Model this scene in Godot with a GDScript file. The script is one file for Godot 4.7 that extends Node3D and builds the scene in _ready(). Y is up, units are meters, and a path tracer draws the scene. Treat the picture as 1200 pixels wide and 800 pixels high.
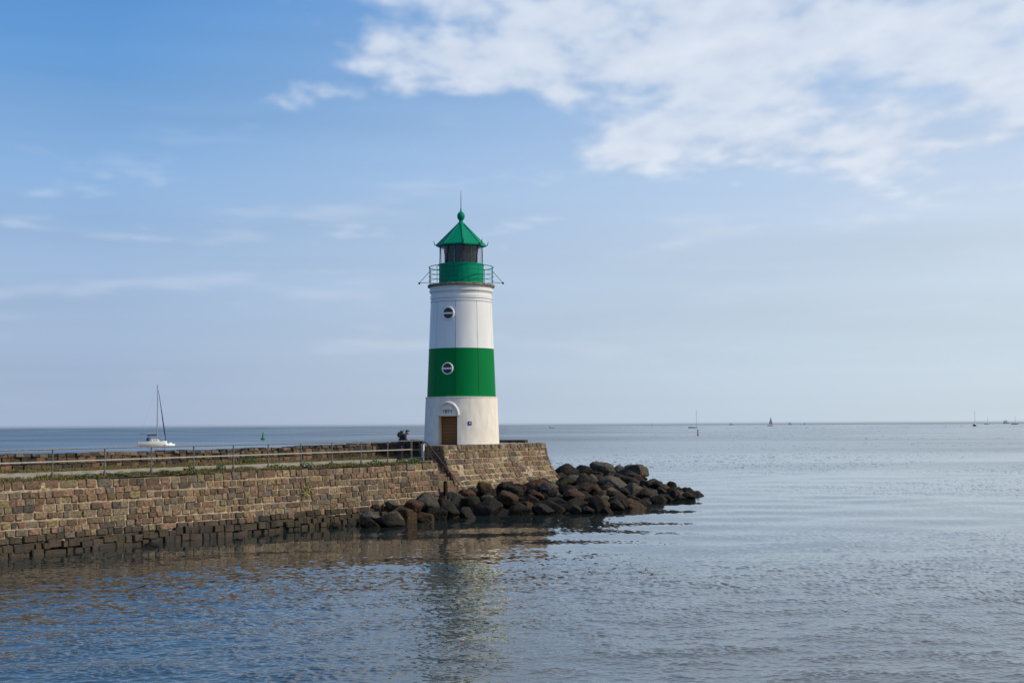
extends Node3D
# A green and white lighthouse on the stone head of a harbour mole, seen across the water.

const PIER_AT := Vector3(-18.96, 0.0, -50.7)      # corner of the mole's harbour wall; along = s, up = y, towards the water = p
const PIER_TURN := 1.00448
const PATH_Y := 2.84
const TOP_Y := 3.65                               # top of the lighthouse platform
const TOWER_AT := Vector3(-3.055, 3.65, -82.2)
const EARTH_R := 6371000.0
const FACE := 0.036                               # the camera lies this far round from +z, seen from the tower

var rng := RandomNumberGenerator.new()
var M := {}
var taken := {}

# ---------------------------------------------------------------- naming
func numbered(n: String) -> String:
	if not taken.has(n):
		taken[n] = 0
		return n
	taken[n] += 1
	return "%s_%03d" % [n, taken[n]]

func tag(o: Node3D, label: String, category := "", group := "", kind := "") -> void:
	if label != "": o.set_meta("label", label)
	if category != "": o.set_meta("category", category)
	if group != "": o.set_meta("group", group)
	if kind != "": o.set_meta("kind", kind)

func thing(n: String, at: Vector3, turn: float, label: String, category: String, group := "") -> Node3D:
	var o := Node3D.new()
	o.name = numbered(n)
	add_child(o)
	o.position = at
	o.rotation.y = turn
	tag(o, label, category, group)
	return o

func put(mesh: Mesh, n: String, m: Material, parent: Node3D, at := Transform3D()) -> MeshInstance3D:
	var o := MeshInstance3D.new()
	o.name = numbered(n) if parent == self else n
	o.mesh = mesh
	if m: o.material_override = m
	o.transform = at
	parent.add_child(o, true)
	return o

# ---------------------------------------------------------------- mesh helpers
func begin() -> SurfaceTool:
	var st := SurfaceTool.new()
	st.begin(Mesh.PRIMITIVE_TRIANGLES)
	st.set_smooth_group(-1)
	return st

func done(st: SurfaceTool) -> ArrayMesh:
	st.generate_normals()
	return st.commit()

func tri(st: SurfaceTool, a: Vector3, b: Vector3, c: Vector3) -> void:   # counter-clockwise from outside
	st.add_vertex(a); st.add_vertex(c); st.add_vertex(b)

func quad(st: SurfaceTool, a: Vector3, b: Vector3, c: Vector3, d: Vector3) -> void:
	tri(st, a, b, c); tri(st, a, c, d)

func box(st: SurfaceTool, lo: Vector3, hi: Vector3, bevel := 0.0) -> void:
	st.set_smooth_group(-1)
	var c := (lo + hi) / 2.0
	var h := (hi - lo) / 2.0
	var e := minf(bevel, minf(h.x, minf(h.y, h.z)) * 0.9)
	var i := h - Vector3(e, e, e)
	for ax in 3:
		for sg in [-1.0, 1.0]:
			var u := Vector3(); var v := Vector3(); var w := Vector3()
			w[ax] = sg * h[ax]
			u[(ax + 1) % 3] = i[(ax + 1) % 3]
			v[(ax + 2) % 3] = i[(ax + 2) % 3]
			if sg > 0: quad(st, c + w - u - v, c + w + u - v, c + w + u + v, c + w - u + v)
			else: quad(st, c + w - u + v, c + w + u + v, c + w + u - v, c + w - u - v)
	if e <= 0.0: return
	for ax in 3:
		var b := (ax + 1) % 3
		var d := (ax + 2) % 3
		for s1 in [-1.0, 1.0]:
			for s2 in [-1.0, 1.0]:
				var p := Vector3(); var q := Vector3(); var l := Vector3()
				p[b] = s1 * h[b]; p[d] = s2 * i[d]
				q[b] = s1 * i[b]; q[d] = s2 * h[d]
				l[ax] = i[ax]
				if s1 * s2 > 0: quad(st, c + p - l, c + p + l, c + q + l, c + q - l)
				else: quad(st, c + p + l, c + p - l, c + q - l, c + q + l)
	for sx in [-1.0, 1.0]:
		for sy in [-1.0, 1.0]:
			for sz in [-1.0, 1.0]:
				var a := c + Vector3(sx * h.x, sy * i.y, sz * i.z)
				var b2 := c + Vector3(sx * i.x, sy * h.y, sz * i.z)
				var d2 := c + Vector3(sx * i.x, sy * i.y, sz * h.z)
				if sx * sy * sz > 0: tri(st, a, b2, d2)
				else: tri(st, a, d2, b2)

func box_mesh(size: Vector3, bevel := 0.01, base := false) -> ArrayMesh:
	var st := begin()
	var o := Vector3(0, size.y / 2.0, 0) if base else Vector3.ZERO
	box(st, o - size / 2.0, o + size / 2.0, bevel)
	return done(st)

func tube(st: SurfaceTool, pts: Array, radii: Array, sides := 8, caps := true) -> void:
	var rings := []
	var up := Vector3.UP
	for i in pts.size():
		var t: Vector3 = (pts[mini(i + 1, pts.size() - 1)] - pts[maxi(i - 1, 0)]).normalized()
		if absf(t.dot(up)) > 0.95: up = Vector3.RIGHT
		var u := t.cross(up).normalized()
		var v := t.cross(u).normalized()
		up = -v
		var ring := []
		for k in sides:
			var a := TAU * k / sides
			ring.append(pts[i] + (u * cos(a) + v * sin(a)) * radii[i])
		rings.append(ring)
	st.set_smooth_group(1)
	for i in pts.size() - 1:
		for k in sides:
			var k2 := (k + 1) % sides
			quad(st, rings[i][k], rings[i][k2], rings[i + 1][k2], rings[i + 1][k])
	if caps:
		st.set_smooth_group(-1)
		for k in range(1, sides - 1):
			tri(st, rings[0][0], rings[0][k + 1], rings[0][k])
			var e: Array = rings[-1]
			tri(st, e[0], e[k], e[k + 1])

func bar(a: Vector3, b: Vector3, r: float, sides := 8) -> ArrayMesh:
	var st := begin()
	tube(st, [a, b], [r, r], sides)
	return done(st)

func polar(r: float, a: float, y: float) -> Vector3:      # a = 0 faces +z, growing towards +x
	return Vector3(sin(a) * r, y, cos(a) * r)

func lathe(st: SurfaceTool, prof: Array, seg := 48, a0 := 0.0, a1 := TAU, soft := false) -> void:
	# prof: Vector2(radius, y) from bottom to top, the outside to its right
	for i in prof.size() - 1:
		st.set_smooth_group(1 if soft else i + 1)
		var p: Vector2 = prof[i]
		var q: Vector2 = prof[i + 1]
		for k in seg:
			var u := lerpf(a0, a1, float(k) / seg)
			var v := lerpf(a0, a1, float((k + 1) % seg if a1 - a0 > 6.28 else k + 1) / seg)
			if p.x > 1e-5: tri(st, polar(p.x, u, p.y), polar(p.x, v, p.y), polar(q.x, v, q.y) if q.x > 1e-5 else Vector3(0, q.y, 0))
			if q.x > 1e-5: tri(st, polar(p.x, u, p.y) if p.x > 1e-5 else Vector3(0, p.y, 0), polar(q.x, v, q.y), polar(q.x, u, q.y))

func ring_tube(st: SurfaceTool, radius: float, y: float, r: float, seg := 48, sides := 6) -> void:
	st.set_smooth_group(1)
	for k in seg:
		for j in sides:
			var q := []
			for o in [[0, 0], [1, 0], [1, 1], [0, 1]]:
				var a : float = TAU * ((k + o[0]) % seg) / seg
				var b : float = TAU * ((j + o[1]) % sides) / sides
				q.append(polar(radius + cos(b) * r, a, y + sin(b) * r))
			quad(st, q[0], q[1], q[2], q[3])

# ---------------------------------------------------------------- materials
func lin(r: float, g: float, b: float) -> Color:
	return Color(r, g, b).linear_to_srgb()

func noise_tex(freq: float, octaves: int, lo: float, hi: float, seed_: int, size := 512, cell := false, warm := 0.0) -> NoiseTexture2D:
	var n := FastNoiseLite.new()
	n.seed = seed_
	n.frequency = freq
	n.noise_type = FastNoiseLite.TYPE_CELLULAR if cell else FastNoiseLite.TYPE_SIMPLEX_SMOOTH
	n.fractal_type = FastNoiseLite.FRACTAL_FBM
	n.fractal_octaves = octaves
	n.fractal_gain = 0.6
	var t := NoiseTexture2D.new()
	t.width = size; t.height = size
	t.seamless = true
	t.generate_mipmaps = false
	t.noise = n
	var g := Gradient.new()
	g.offsets = PackedFloat32Array([0.0, 0.3, 0.7, 1.0])
	var cols := PackedColorArray()
	for f in [0.0, 0.3, 0.7, 1.0]:
		var v := lerpf(lo, hi, f)
		cols.append(Color(v, v * (1.0 - warm * (1.0 - f) * 0.5), v * (1.0 - warm * (1.0 - f)), 1.0))
	g.colors = cols
	t.color_ramp = g
	return t

func mat(n: String, c: Color, rough := 0.8, tex: Texture2D = null, scale := Vector3.ONE, bump: Texture2D = null, depth := 1.0, metal := 0.0) -> StandardMaterial3D:
	var m := StandardMaterial3D.new()
	m.resource_name = n
	m.albedo_color = c
	m.roughness = rough
	m.metallic = metal
	if tex or bump:
		m.uv1_triplanar = true
		m.uv1_world_triplanar = true
		m.uv1_scale = scale
	if tex: m.albedo_texture = tex
	if bump:
		m.heightmap_enabled = true
		m.heightmap_texture = bump
		m.heightmap_scale = depth
	M[n] = m
	return m

var stone_tones := [[0.30, 0.19, 0.13], [0.35, 0.26, 0.165], [0.25, 0.155, 0.11], [0.29, 0.245, 0.18], [0.20, 0.175, 0.145], [0.11, 0.098, 0.085],
	[0.36, 0.235, 0.165], [0.33, 0.265, 0.14], [0.22, 0.155, 0.10], [0.39, 0.30, 0.21], [0.16, 0.112, 0.078], [0.27, 0.235, 0.14]]
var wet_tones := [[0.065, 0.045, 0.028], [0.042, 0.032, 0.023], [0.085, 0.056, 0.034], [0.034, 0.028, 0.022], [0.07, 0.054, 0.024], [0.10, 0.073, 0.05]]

func materials() -> void:
	var grain := noise_tex(0.02, 5, 0.36, 1.0, 11, 512, false, 0.12)
	var rough_bump := noise_tex(0.03, 5, 0.0, 1.0, 12)
	var fine := noise_tex(0.05, 4, 0.7, 1.0, 13)
	var streak := noise_tex(0.012, 4, 0.88, 1.0, 14, 512, false, 0.06)
	var sheet := noise_tex(0.012, 4, 0.93, 1.0, 15, 512, false, 0.03)
	for i in stone_tones.size():
		var c: Array = stone_tones[i]
		mat("stone%d" % i, lin(c[0] * 1.12, c[1] * 1.12, c[2] * 1.12), 0.9, grain, Vector3(0.7, 0.7, 0.7), rough_bump, 2.0)
	for i in wet_tones.size():
		var c: Array = wet_tones[i]
		mat("wet%d" % i, lin(c[0], c[1], c[2]), 0.75, grain, Vector3(0.7, 0.7, 0.7), rough_bump, 2.0)
	var sv := mat("stone_mixed", Color.WHITE, 0.85, grain, Vector3(0.7, 0.7, 0.7), rough_bump, 2.0)
	sv.vertex_color_use_as_albedo = true
	mat("mortar", lin(0.64, 0.54, 0.39), 0.95, grain, Vector3(0.5, 0.5, 0.5), rough_bump, 1.5)
	mat("dark_mortar", lin(0.10, 0.085, 0.06), 0.9, grain, Vector3(0.5, 0.5, 0.5))
	mat("concrete", lin(0.62, 0.54, 0.40), 0.9, grain, Vector3(0.15, 0.15, 0.15), fine, 0.5)
	mat("soil", lin(0.16, 0.13, 0.06), 0.95, grain, Vector3(0.3, 0.3, 0.3), rough_bump, 3.0)
	mat("plaster", lin(0.80, 0.78, 0.73), 0.85, streak, Vector3(0.35, 0.10, 0.35), fine, 0.35)
	mat("white_paint", lin(0.74, 0.77, 0.80), 0.42, sheet, Vector3(0.25, 0.05, 0.25))
	mat("green_paint", lin(0.0, 0.18, 0.048), 0.5, sheet, Vector3(0.25, 0.05, 0.25))
	mat("lantern_green", lin(0.0, 0.225, 0.13), 0.5, sheet, Vector3(0.5, 0.2, 0.5))
	for q in ["green_paint", "lantern_green"]: M[q].metallic_specular = 0.18
	mat("seam", lin(0.12, 0.13, 0.13), 0.8)
	mat("ledge", lin(0.40, 0.36, 0.29), 0.9, grain, Vector3(0.5, 0.5, 0.5))
	mat("interior", lin(0.006, 0.007, 0.010), 0.9)
	mat("wood", lin(0.27, 0.115, 0.03), 0.6, streak, Vector3(0.3, 2.5, 0.3))
	mat("iron", lin(0.06, 0.06, 0.06), 0.6, grain, Vector3(2, 2, 2))
	mat("steel", lin(0.36, 0.37, 0.38), 0.5, grain, Vector3(2, 2, 2), null, 1.0, 0.5)
	mat("rail_white", lin(0.66, 0.65, 0.60), 0.5, grain, Vector3(2, 2, 2))
	mat("rust", lin(0.16, 0.10, 0.075), 0.7, grain, Vector3(3, 3, 3))
	mat("sign_blue", lin(0.012, 0.045, 0.22), 0.4)
	mat("sign_white", lin(0.8, 0.8, 0.8), 0.5)
	mat("letters", lin(0.12, 0.12, 0.12), 0.8)
	var g := mat("dark_glass", lin(0.012, 0.014, 0.018), 0.06)
	g.metallic_specular = 0.4
	var pane := mat("lantern_glass", Color(0.12, 0.10, 0.13, 0.16), 0.02)
	pane.transparency = BaseMaterial3D.TRANSPARENCY_ALPHA
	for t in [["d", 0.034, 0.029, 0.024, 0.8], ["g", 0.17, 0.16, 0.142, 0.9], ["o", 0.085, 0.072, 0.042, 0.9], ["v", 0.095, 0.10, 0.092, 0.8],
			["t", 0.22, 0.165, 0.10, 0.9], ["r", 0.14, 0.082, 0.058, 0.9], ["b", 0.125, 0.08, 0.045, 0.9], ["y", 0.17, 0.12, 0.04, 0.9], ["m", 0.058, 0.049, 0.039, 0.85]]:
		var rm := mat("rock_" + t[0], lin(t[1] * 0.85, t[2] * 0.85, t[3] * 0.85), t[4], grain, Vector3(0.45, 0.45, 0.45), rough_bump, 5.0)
		rm.metallic_specular = 0.3
	var leaf := mat("leaf", lin(0.045, 0.085, 0.018), 0.7)
	leaf.backlight_enabled = true
	leaf.backlight = Color(0.25, 0.3, 0.1)
	var gr := mat("grass", Color.WHITE, 0.8)
	gr.vertex_color_use_as_albedo = true
	mat("jacket", lin(0.012, 0.018, 0.035), 0.85, fine, Vector3(3, 3, 3))
	mat("trousers", lin(0.035, 0.025, 0.045), 0.9, fine, Vector3(3, 3, 3))
	mat("skin", lin(0.45, 0.27, 0.19), 0.6)
	mat("shoe", lin(0.015, 0.015, 0.015), 0.7)
	mat("cap", lin(0.03, 0.03, 0.04), 0.9)
	mat("pack", lin(0.016, 0.022, 0.022), 0.8)
	mat("gelcoat", lin(0.72, 0.72, 0.70), 0.25)
	mat("navy", lin(0.012, 0.025, 0.075), 0.5)
	mat("antifoul", lin(0.03, 0.05, 0.10), 0.6)
	mat("mast_metal", lin(0.32, 0.33, 0.35), 0.45, null, Vector3.ONE, null, 1.0, 0.4)
	mat("sail_cloth", lin(0.62, 0.62, 0.58), 0.8)
	mat("grey_sail", lin(0.22, 0.25, 0.28), 0.8)
	mat("haze_grey", lin(0.36, 0.39, 0.44), 0.6)  # for far craft: distance haze is mixed into this pale grey
	mat("buoy_green", lin(0.01, 0.14, 0.075), 0.5)
	mat("buoy_red", lin(0.35, 0.02, 0.02), 0.5)
	mat("foam", lin(0.75, 0.77, 0.78), 0.9)
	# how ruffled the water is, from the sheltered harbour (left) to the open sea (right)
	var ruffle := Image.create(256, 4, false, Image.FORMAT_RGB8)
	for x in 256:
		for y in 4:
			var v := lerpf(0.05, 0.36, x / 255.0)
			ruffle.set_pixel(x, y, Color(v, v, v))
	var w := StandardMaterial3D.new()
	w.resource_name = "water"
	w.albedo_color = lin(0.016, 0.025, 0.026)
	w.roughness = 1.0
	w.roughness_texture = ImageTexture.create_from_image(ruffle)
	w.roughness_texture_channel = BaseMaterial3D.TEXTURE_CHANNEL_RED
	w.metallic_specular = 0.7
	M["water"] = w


# ---------------------------------------------------------------- sky
const SUN_AZ := 99.0          # degrees to the right of the view
const SUN_EL := 37.0
var cloud_noise := FastNoiseLite.new()
var veil_noise := FastNoiseLite.new()
var edge_noise := FastNoiseLite.new()
var el_at := [0.0, 3.5, 7.1, 10.7, 14.2, 17.5, 32.0, 90.0]
var blue_side := [Vector3(0.36, 0.445, 0.605), Vector3(0.376, 0.497, 0.68), Vector3(0.33, 0.48, 0.71), Vector3(0.242, 0.43, 0.716), Vector3(0.15, 0.35, 0.68), Vector3(0.10, 0.29, 0.64), Vector3(0.13, 0.29, 0.58), Vector3(0.14, 0.27, 0.52)]
var sun_side := [Vector3(0.61, 0.705, 0.77), Vector3(0.58, 0.685, 0.765), Vector3(0.585, 0.69, 0.805), Vector3(0.53, 0.655, 0.83), Vector3(0.44, 0.59, 0.81), Vector3(0.33, 0.50, 0.78), Vector3(0.34, 0.48, 0.72), Vector3(0.20, 0.34, 0.58)]

func sky_color(az: float, el: float) -> Color:
	el = maxf(el, 0.0)
	var i := 0
	while i < 6 and el > el_at[i + 1]: i += 1
	var t: float = clampf((el - el_at[i]) / (el_at[i + 1] - el_at[i]), 0.0, 1.0)
	var near := 0.5 + 0.5 * cos(deg_to_rad(az - 78.0))
	var f := clampf((near - 0.46) / 0.33, 0.0, 1.15)
	var a: Vector3 = blue_side[i].lerp(blue_side[i + 1], t)
	var b: Vector3 = sun_side[i].lerp(sun_side[i + 1], t)
	var c := a.lerp(b, f)
	var e := deg_to_rad(el)
	var r := deg_to_rad(az)
	var far := 1.0 / (tan(e) + 0.045)
	var q := Vector2(sin(r), -cos(r)) * far
	c *= 1.0 + 0.07 * veil_noise.get_noise_2d(az * 0.35 + 900.0, el * 6.0) + 0.05 * veil_noise.get_noise_2d(az * 0.2, el * 2.2 + 60.0)
	# thin veils, drawn out along the horizon
	var v := veil_noise.get_noise_2d(az * 0.55, el * 3.4) * 0.5 + 0.5
	var v2 := veil_noise.get_noise_2d(az * 1.5 + 300.0, el * 9.0) * 0.5 + 0.5
	var veil := smoothstep(0.45, 0.95, v) * (0.06 + 0.16 * clampf(f, 0.0, 1.0)) + smoothstep(0.60, 0.85, v2) * 0.34 * smoothstep(0.5, 4.0, el) * (1.0 - smoothstep(9.0, 14.0, el))
	c = c.lerp(Vector3(0.64, 0.71, 0.83), clampf(veil, 0.0, 1.0))
	# the bank of broken cloud
	var ragged := edge_noise.get_noise_2d(az * 2.2, el * 5.0)
	var low := lerpf(13.3, 10.0, smoothstep(0.0, 5.0, az)) + 0.7 * edge_noise.get_noise_2d(az * 3.0, 7.0)
	var d := minf((az + 8.5) / 6.0 + 0.5 * ragged, (el - low) / 2.6 + 0.35 * ragged)
	d = minf(d, (165.0 - az) / 20.0)
	var n := cloud_noise.get_noise_2d(q.x * 60.0 + 50.0, q.y * 60.0)
	var n2 := edge_noise.get_noise_2d(q.x * 190.0, q.y * 110.0)
	var inside := clampf(d, -1.0, 0.52)
	var cover := smoothstep(-0.12, 0.62, inside + n * 0.95 + n2 * 0.46)
	cover *= smoothstep(-0.55, 0.05, d)
	var wisp := smoothstep(0.2, 0.7, n + 0.3 * n2) * 0.3 * (1.0 - smoothstep(-0.55, 0.05, d)) * (smoothstep(5.5, 8.0, el) * (1.0 - smoothstep(9.5, 11.5, el)) + 0.6 * smoothstep(22.0, 30.0, el))
	var tone := Vector3(0.66, 0.735, 0.855) + Vector3(0.12, 0.10, 0.07) * (n2 * 1.0 + n * 0.7 + 0.2 * cover)
	c = c.lerp(tone, clampf(cover * 0.86 + wisp, 0.0, 1.0))
	return Color(c.x, c.y, c.z)

func make_sky() -> PanoramaSkyMaterial:
	for k in [[cloud_noise, 21, 0.02, 6], [veil_noise, 22, 0.05, 4], [edge_noise, 23, 0.03, 5]]:
		k[0].seed = k[1]
		k[0].noise_type = FastNoiseLite.TYPE_SIMPLEX_SMOOTH
		k[0].frequency = k[2]
		k[0].fractal_octaves = k[3]
		k[0].fractal_gain = 0.52
	var W := 4096
	var H := 2048
	var coarse := Image.create(W / 4, H / 4, false, Image.FORMAT_RGB8)
	for y in H / 4:
		var el := 90.0 - (y + 0.5) * 180.0 / (H / 4)
		for x in W / 4:
			if el < -1.0:
				coarse.set_pixel(x, y, Color(0.5, 0.55, 0.6))
			else:
				coarse.set_pixel(x, y, sky_color(wrapf((x + 0.5) * 360.0 / (W / 4), -180.0, 180.0), el).linear_to_srgb())
	coarse.resize(W, H, Image.INTERPOLATE_CUBIC)
	var y0 := int((90.0 - 27.0) * H / 180.0)
	var y1 := int((90.0 + 1.0) * H / 180.0)
	for y in range(y0, y1):
		var el := 90.0 - (y + 0.5) * 180.0 / H
		for x in range(-520, 520):
			coarse.set_pixel(posmod(x, W), y, sky_color((x + 0.5) * 360.0 / W, el).linear_to_srgb())
	var s := PanoramaSkyMaterial.new()
	s.panorama = ImageTexture.create_from_image(coarse)
	return s

# ---------------------------------------------------------------- sea
var wave_a := FastNoiseLite.new()
var wave_b := FastNoiseLite.new()
var wave_c := FastNoiseLite.new()
var wave_d := FastNoiseLite.new()
var wind := FastNoiseLite.new()

func make_sea() -> void:
	for k in [[wave_a, 31, 0.16], [wave_b, 32, 0.62], [wave_c, 33, 1.7], [wave_d, 35, 6.0], [wind, 34, 0.018]]:
		k[0].seed = k[1]
		k[0].noise_type = FastNoiseLite.TYPE_SIMPLEX_SMOOTH
		k[0].frequency = k[2]
		k[0].fractal_type = FastNoiseLite.FRACTAL_NONE
	wind.fractal_type = FastNoiseLite.FRACTAL_FBM
	wind.fractal_octaves = 3
	var ang := PackedFloat32Array()
	var a := -180.0
	while a < 180.0:
		ang.append(deg_to_rad(a))
		a += 0.065 if absf(a + 0.01) < 26.0 else 2.5
		if a > -28.5 and a < -26.0: a = -26.0
	ang.append(PI)
	var rad := PackedFloat32Array([2.0, 8.0, 14.0])
	var r := 20.0
	while r < 14000.0:
		rad.append(r)
		r += clampf(r * r * 0.6 / 7680.0, 0.04, r * 0.12)
	var na := ang.size()
	var nr := rad.size()
	var pos := PackedVector3Array(); pos.resize(na * nr)
	var nor := PackedVector3Array(); nor.resize(na * nr)
	var uv := PackedVector2Array(); uv.resize(na * nr)
	for j in nr:
		r = rad[j]
		var dr := rad[mini(j + 1, nr - 1)] - r
		# height is given to the waves that the rows can carry; the slope is that of all of them
		var fa := 1.0 - smoothstep(1.6, 3.5, dr)
		var fb := 1.0 - smoothstep(0.45, 1.1, dr)
		var fc := 1.0 - smoothstep(0.18, 0.45, dr)
		var fd := 1.0 - smoothstep(0.07, 0.16, dr)
		var drop_ := -r * r / (2.0 * EARTH_R)
		for i in na:
			var x := sin(ang[i]) * r
			var z := -cos(ang[i]) * r
			var p := (x - PIER_AT.x) * 0.8439 + (z - PIER_AT.z) * 0.5365
			var lee := LEE + (1.0 - LEE) * smoothstep(2.0, 15.0, p + 5.0 * wind.get_noise_2d(x * 2.5 + 70.0, z * 2.5)) if p > -3.0 else 1.0
			var w := clampf(0.62 + 2.0 * wind.get_noise_2d(x * 0.3 - 0.1 * z, z * 0.8), 0.12, 1.5) * lee
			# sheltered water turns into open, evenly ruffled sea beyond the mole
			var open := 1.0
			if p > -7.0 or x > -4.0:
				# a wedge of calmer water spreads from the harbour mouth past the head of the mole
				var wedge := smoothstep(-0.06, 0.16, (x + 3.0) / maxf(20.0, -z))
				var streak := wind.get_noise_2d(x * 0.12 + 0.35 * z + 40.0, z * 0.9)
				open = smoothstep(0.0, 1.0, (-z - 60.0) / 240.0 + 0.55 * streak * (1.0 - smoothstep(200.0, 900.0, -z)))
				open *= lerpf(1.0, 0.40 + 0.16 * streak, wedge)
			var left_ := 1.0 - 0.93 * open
			w *= left_
			var ka := SWELL * (0.35 + 0.65 * lee) * left_
			var kb := CHOP * w
			var kc := RIPPLE * w
			var kd := FINE * w
			var ax := x * 0.8 + z * 0.25
			var bx := x * 0.6 + z * 0.2
			var cx := x * 0.65
			var cz := z + 0.2 * x
			var a0 := wave_a.get_noise_2d(ax, z)
			var b0 := wave_b.get_noise_2d(bx, z)
			var c0 := wave_c.get_noise_2d(cx, cz)
			var d0 := wave_d.get_noise_2d(cx, cz)
			# ripples gather in clusters on the crests of the chop
			kd *= 0.55 + 1.0 * smoothstep(-0.1, 0.7, b0 + 0.4 * c0)
			var a1 := (wave_a.get_noise_2d(ax + 0.2, z) - a0) / 0.2
			var a2 := (wave_a.get_noise_2d(ax, z + 0.2) - a0) / 0.2
			var b1 := (wave_b.get_noise_2d(bx + 0.06, z) - b0) / 0.06
			var b2 := (wave_b.get_noise_2d(bx, z + 0.06) - b0) / 0.06
			var c1 := (wave_c.get_noise_2d(cx + 0.03, cz) - c0) / 0.03
			var c2 := (wave_c.get_noise_2d(cx, cz + 0.03) - c0) / 0.03
			var d1 := (wave_d.get_noise_2d(cx + 0.009, cz) - d0) / 0.009
			var d2 := (wave_d.get_noise_2d(cx, cz + 0.009) - d0) / 0.009
			d1 *= 1.0 + 1.4 * d0        # crests sharper than troughs
			d2 *= 1.0 + 1.4 * d0
			c1 *= 1.0 + 1.0 * c0
			c2 *= 1.0 + 1.0 * c0
			var sx := ka * 0.8 * a1 + kb * 0.6 * b1 + (kc * (0.65 * c1 + 0.2 * c2)) + kd * (0.65 * d1 + 0.2 * d2)
			var sz := ka * (0.25 * a1 + a2) + kb * (0.2 * b1 + b2) + kc * c2 + kd * d2
			var id := j * na + i
			pos[id] = Vector3(x, ka * fa * a0 + kb * fb * b0 + kc * fc * c0 + kd * fd * d0 + drop_, z)
			nor[id] = Vector3(-sx, 1.0, -sz).normalized()
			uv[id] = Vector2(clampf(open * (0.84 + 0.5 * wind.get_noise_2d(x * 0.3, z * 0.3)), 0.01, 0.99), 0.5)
	var idx := PackedInt32Array(); idx.resize((na - 1) * (nr - 1) * 6)
	var k := 0
	for j in nr - 1:
		for i in na - 1:
			var o := j * na + i
			idx[k] = o; idx[k + 1] = o + na; idx[k + 2] = o + 1
			idx[k + 3] = o + 1; idx[k + 4] = o + na; idx[k + 5] = o + na + 1
			k += 6
	var arr := []
	arr.resize(Mesh.ARRAY_MAX)
	arr[Mesh.ARRAY_VERTEX] = pos
	arr[Mesh.ARRAY_NORMAL] = nor
	arr[Mesh.ARRAY_TEX_UV] = uv
	arr[Mesh.ARRAY_INDEX] = idx
	var m := ArrayMesh.new()
	m.add_surface_from_arrays(Mesh.PRIMITIVE_TRIANGLES, arr)
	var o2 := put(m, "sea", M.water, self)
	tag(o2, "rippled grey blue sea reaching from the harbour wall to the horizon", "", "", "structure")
	print("sea ", na, " x ", nr)

const SWELL := 0.055
const CHOP := 0.017
const RIPPLE := 0.009
const FINE := 0.0078
const LEE := 0.3

# ---------------------------------------------------------------- masonry
var stone_meshes := []

func make_stone_meshes() -> void:
	# unit blocks, -0.5 .. 0.5 across and up, front about z = 0, back at z = -1: rounded and uneven, 42 triangles each
	for v in 12:
		var st := begin()
		var r := RandomNumberGenerator.new()
		r.seed = 400 + v
		var gx := [-0.5, -0.43, 0.43, 0.5]
		var g := []
		for j in 4:
			var row := []
			for i in 4:
				var edge := int(i == 0 or i == 3) + int(j == 0 or j == 3)
				var x: float = gx[i] * (0.93 if edge == 2 else 1.0) + r.randf_range(-0.035, 0.035)
				var y: float = gx[j] * (0.90 if edge == 2 else 1.0) + r.randf_range(-0.05, 0.05)
				var z: float = [r.randf_range(-0.05, 0.10), r.randf_range(-0.16, -0.05), r.randf_range(-0.26, -0.14)][edge]
				row.append(Vector3(x, y, z))
			g.append(row)
		for j in 3:
			for i in 3:
				quad(st, g[j][i], g[j][i + 1], g[j + 1][i + 1], g[j + 1][i])
		var ring := []
		for i in 4: ring.append(g[0][i])
		for j in range(1, 4): ring.append(g[j][3])
		for i in range(2, -1, -1): ring.append(g[3][i])
		for j in range(2, 0, -1): ring.append(g[j][0])
		for k in ring.size():
			var a: Vector3 = ring[k]
			var b: Vector3 = ring[(k + 1) % ring.size()]
			quad(st, Vector3(a.x, a.y, -1), Vector3(b.x, b.y, -1), b, a)
		stone_meshes.append(done(st))

class Joined:                      # many stones as one mesh, each with its own colour
	var st := SurfaceTool.new()
	var pos := PackedVector3Array()
	var nor := PackedVector3Array()
	var col := PackedColorArray()
	func add(m: ArrayMesh, t: Transform3D, c: Color) -> void:
		var a := m.surface_get_arrays(0)
		var v: PackedVector3Array = a[Mesh.ARRAY_VERTEX]
		var n: PackedVector3Array = a[Mesh.ARRAY_NORMAL]
		var nb := t.basis.inverse().transposed()
		var idx = a[Mesh.ARRAY_INDEX]
		if idx == null or idx.size() == 0:
			for i in v.size():
				pos.append(t * v[i]); nor.append((nb * n[i]).normalized()); col.append(c)
		else:
			for i in idx:
				pos.append(t * v[i]); nor.append((nb * n[i]).normalized()); col.append(c)
	func mesh() -> ArrayMesh:
		var arr := []
		arr.resize(Mesh.ARRAY_MAX)
		arr[Mesh.ARRAY_VERTEX] = pos
		arr[Mesh.ARRAY_NORMAL] = nor
		arr[Mesh.ARRAY_COLOR] = col
		var m := ArrayMesh.new()
		m.add_surface_from_arrays(Mesh.PRIMITIVE_TRIANGLES, arr)
		return m

func lay(list: Array, t: Transform3D, wet: bool, tones: Array) -> void:
	list.append([t, wet, tones[rng.randi() % tones.size()], rng.randi() % stone_meshes.size()])

func set_stones(list: Array, parent: Node3D, most: int, piece := "stone", mass := "far_stones") -> void:
	var j := Joined.new()
	for k in list.size():
		var e: Array = list[k]
		if k < most:
			put(stone_meshes[e[3]], piece, M[("wet%d" if e[1] else "stone%d") % e[2]], parent, e[0])
		else:
			var c: Array = wet_tones[e[2]] if e[1] else stone_tones[e[2]]
			var f := 1.0 if e[1] else 1.12
			j.add(stone_meshes[e[3]], e[0], Color(c[0] * f, c[1] * f, c[2] * f))
	if j.pos.size():
		var o := put(j.mesh(), mass, M.stone_mixed, parent)
		o.set_meta("kind", "stuff")

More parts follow.
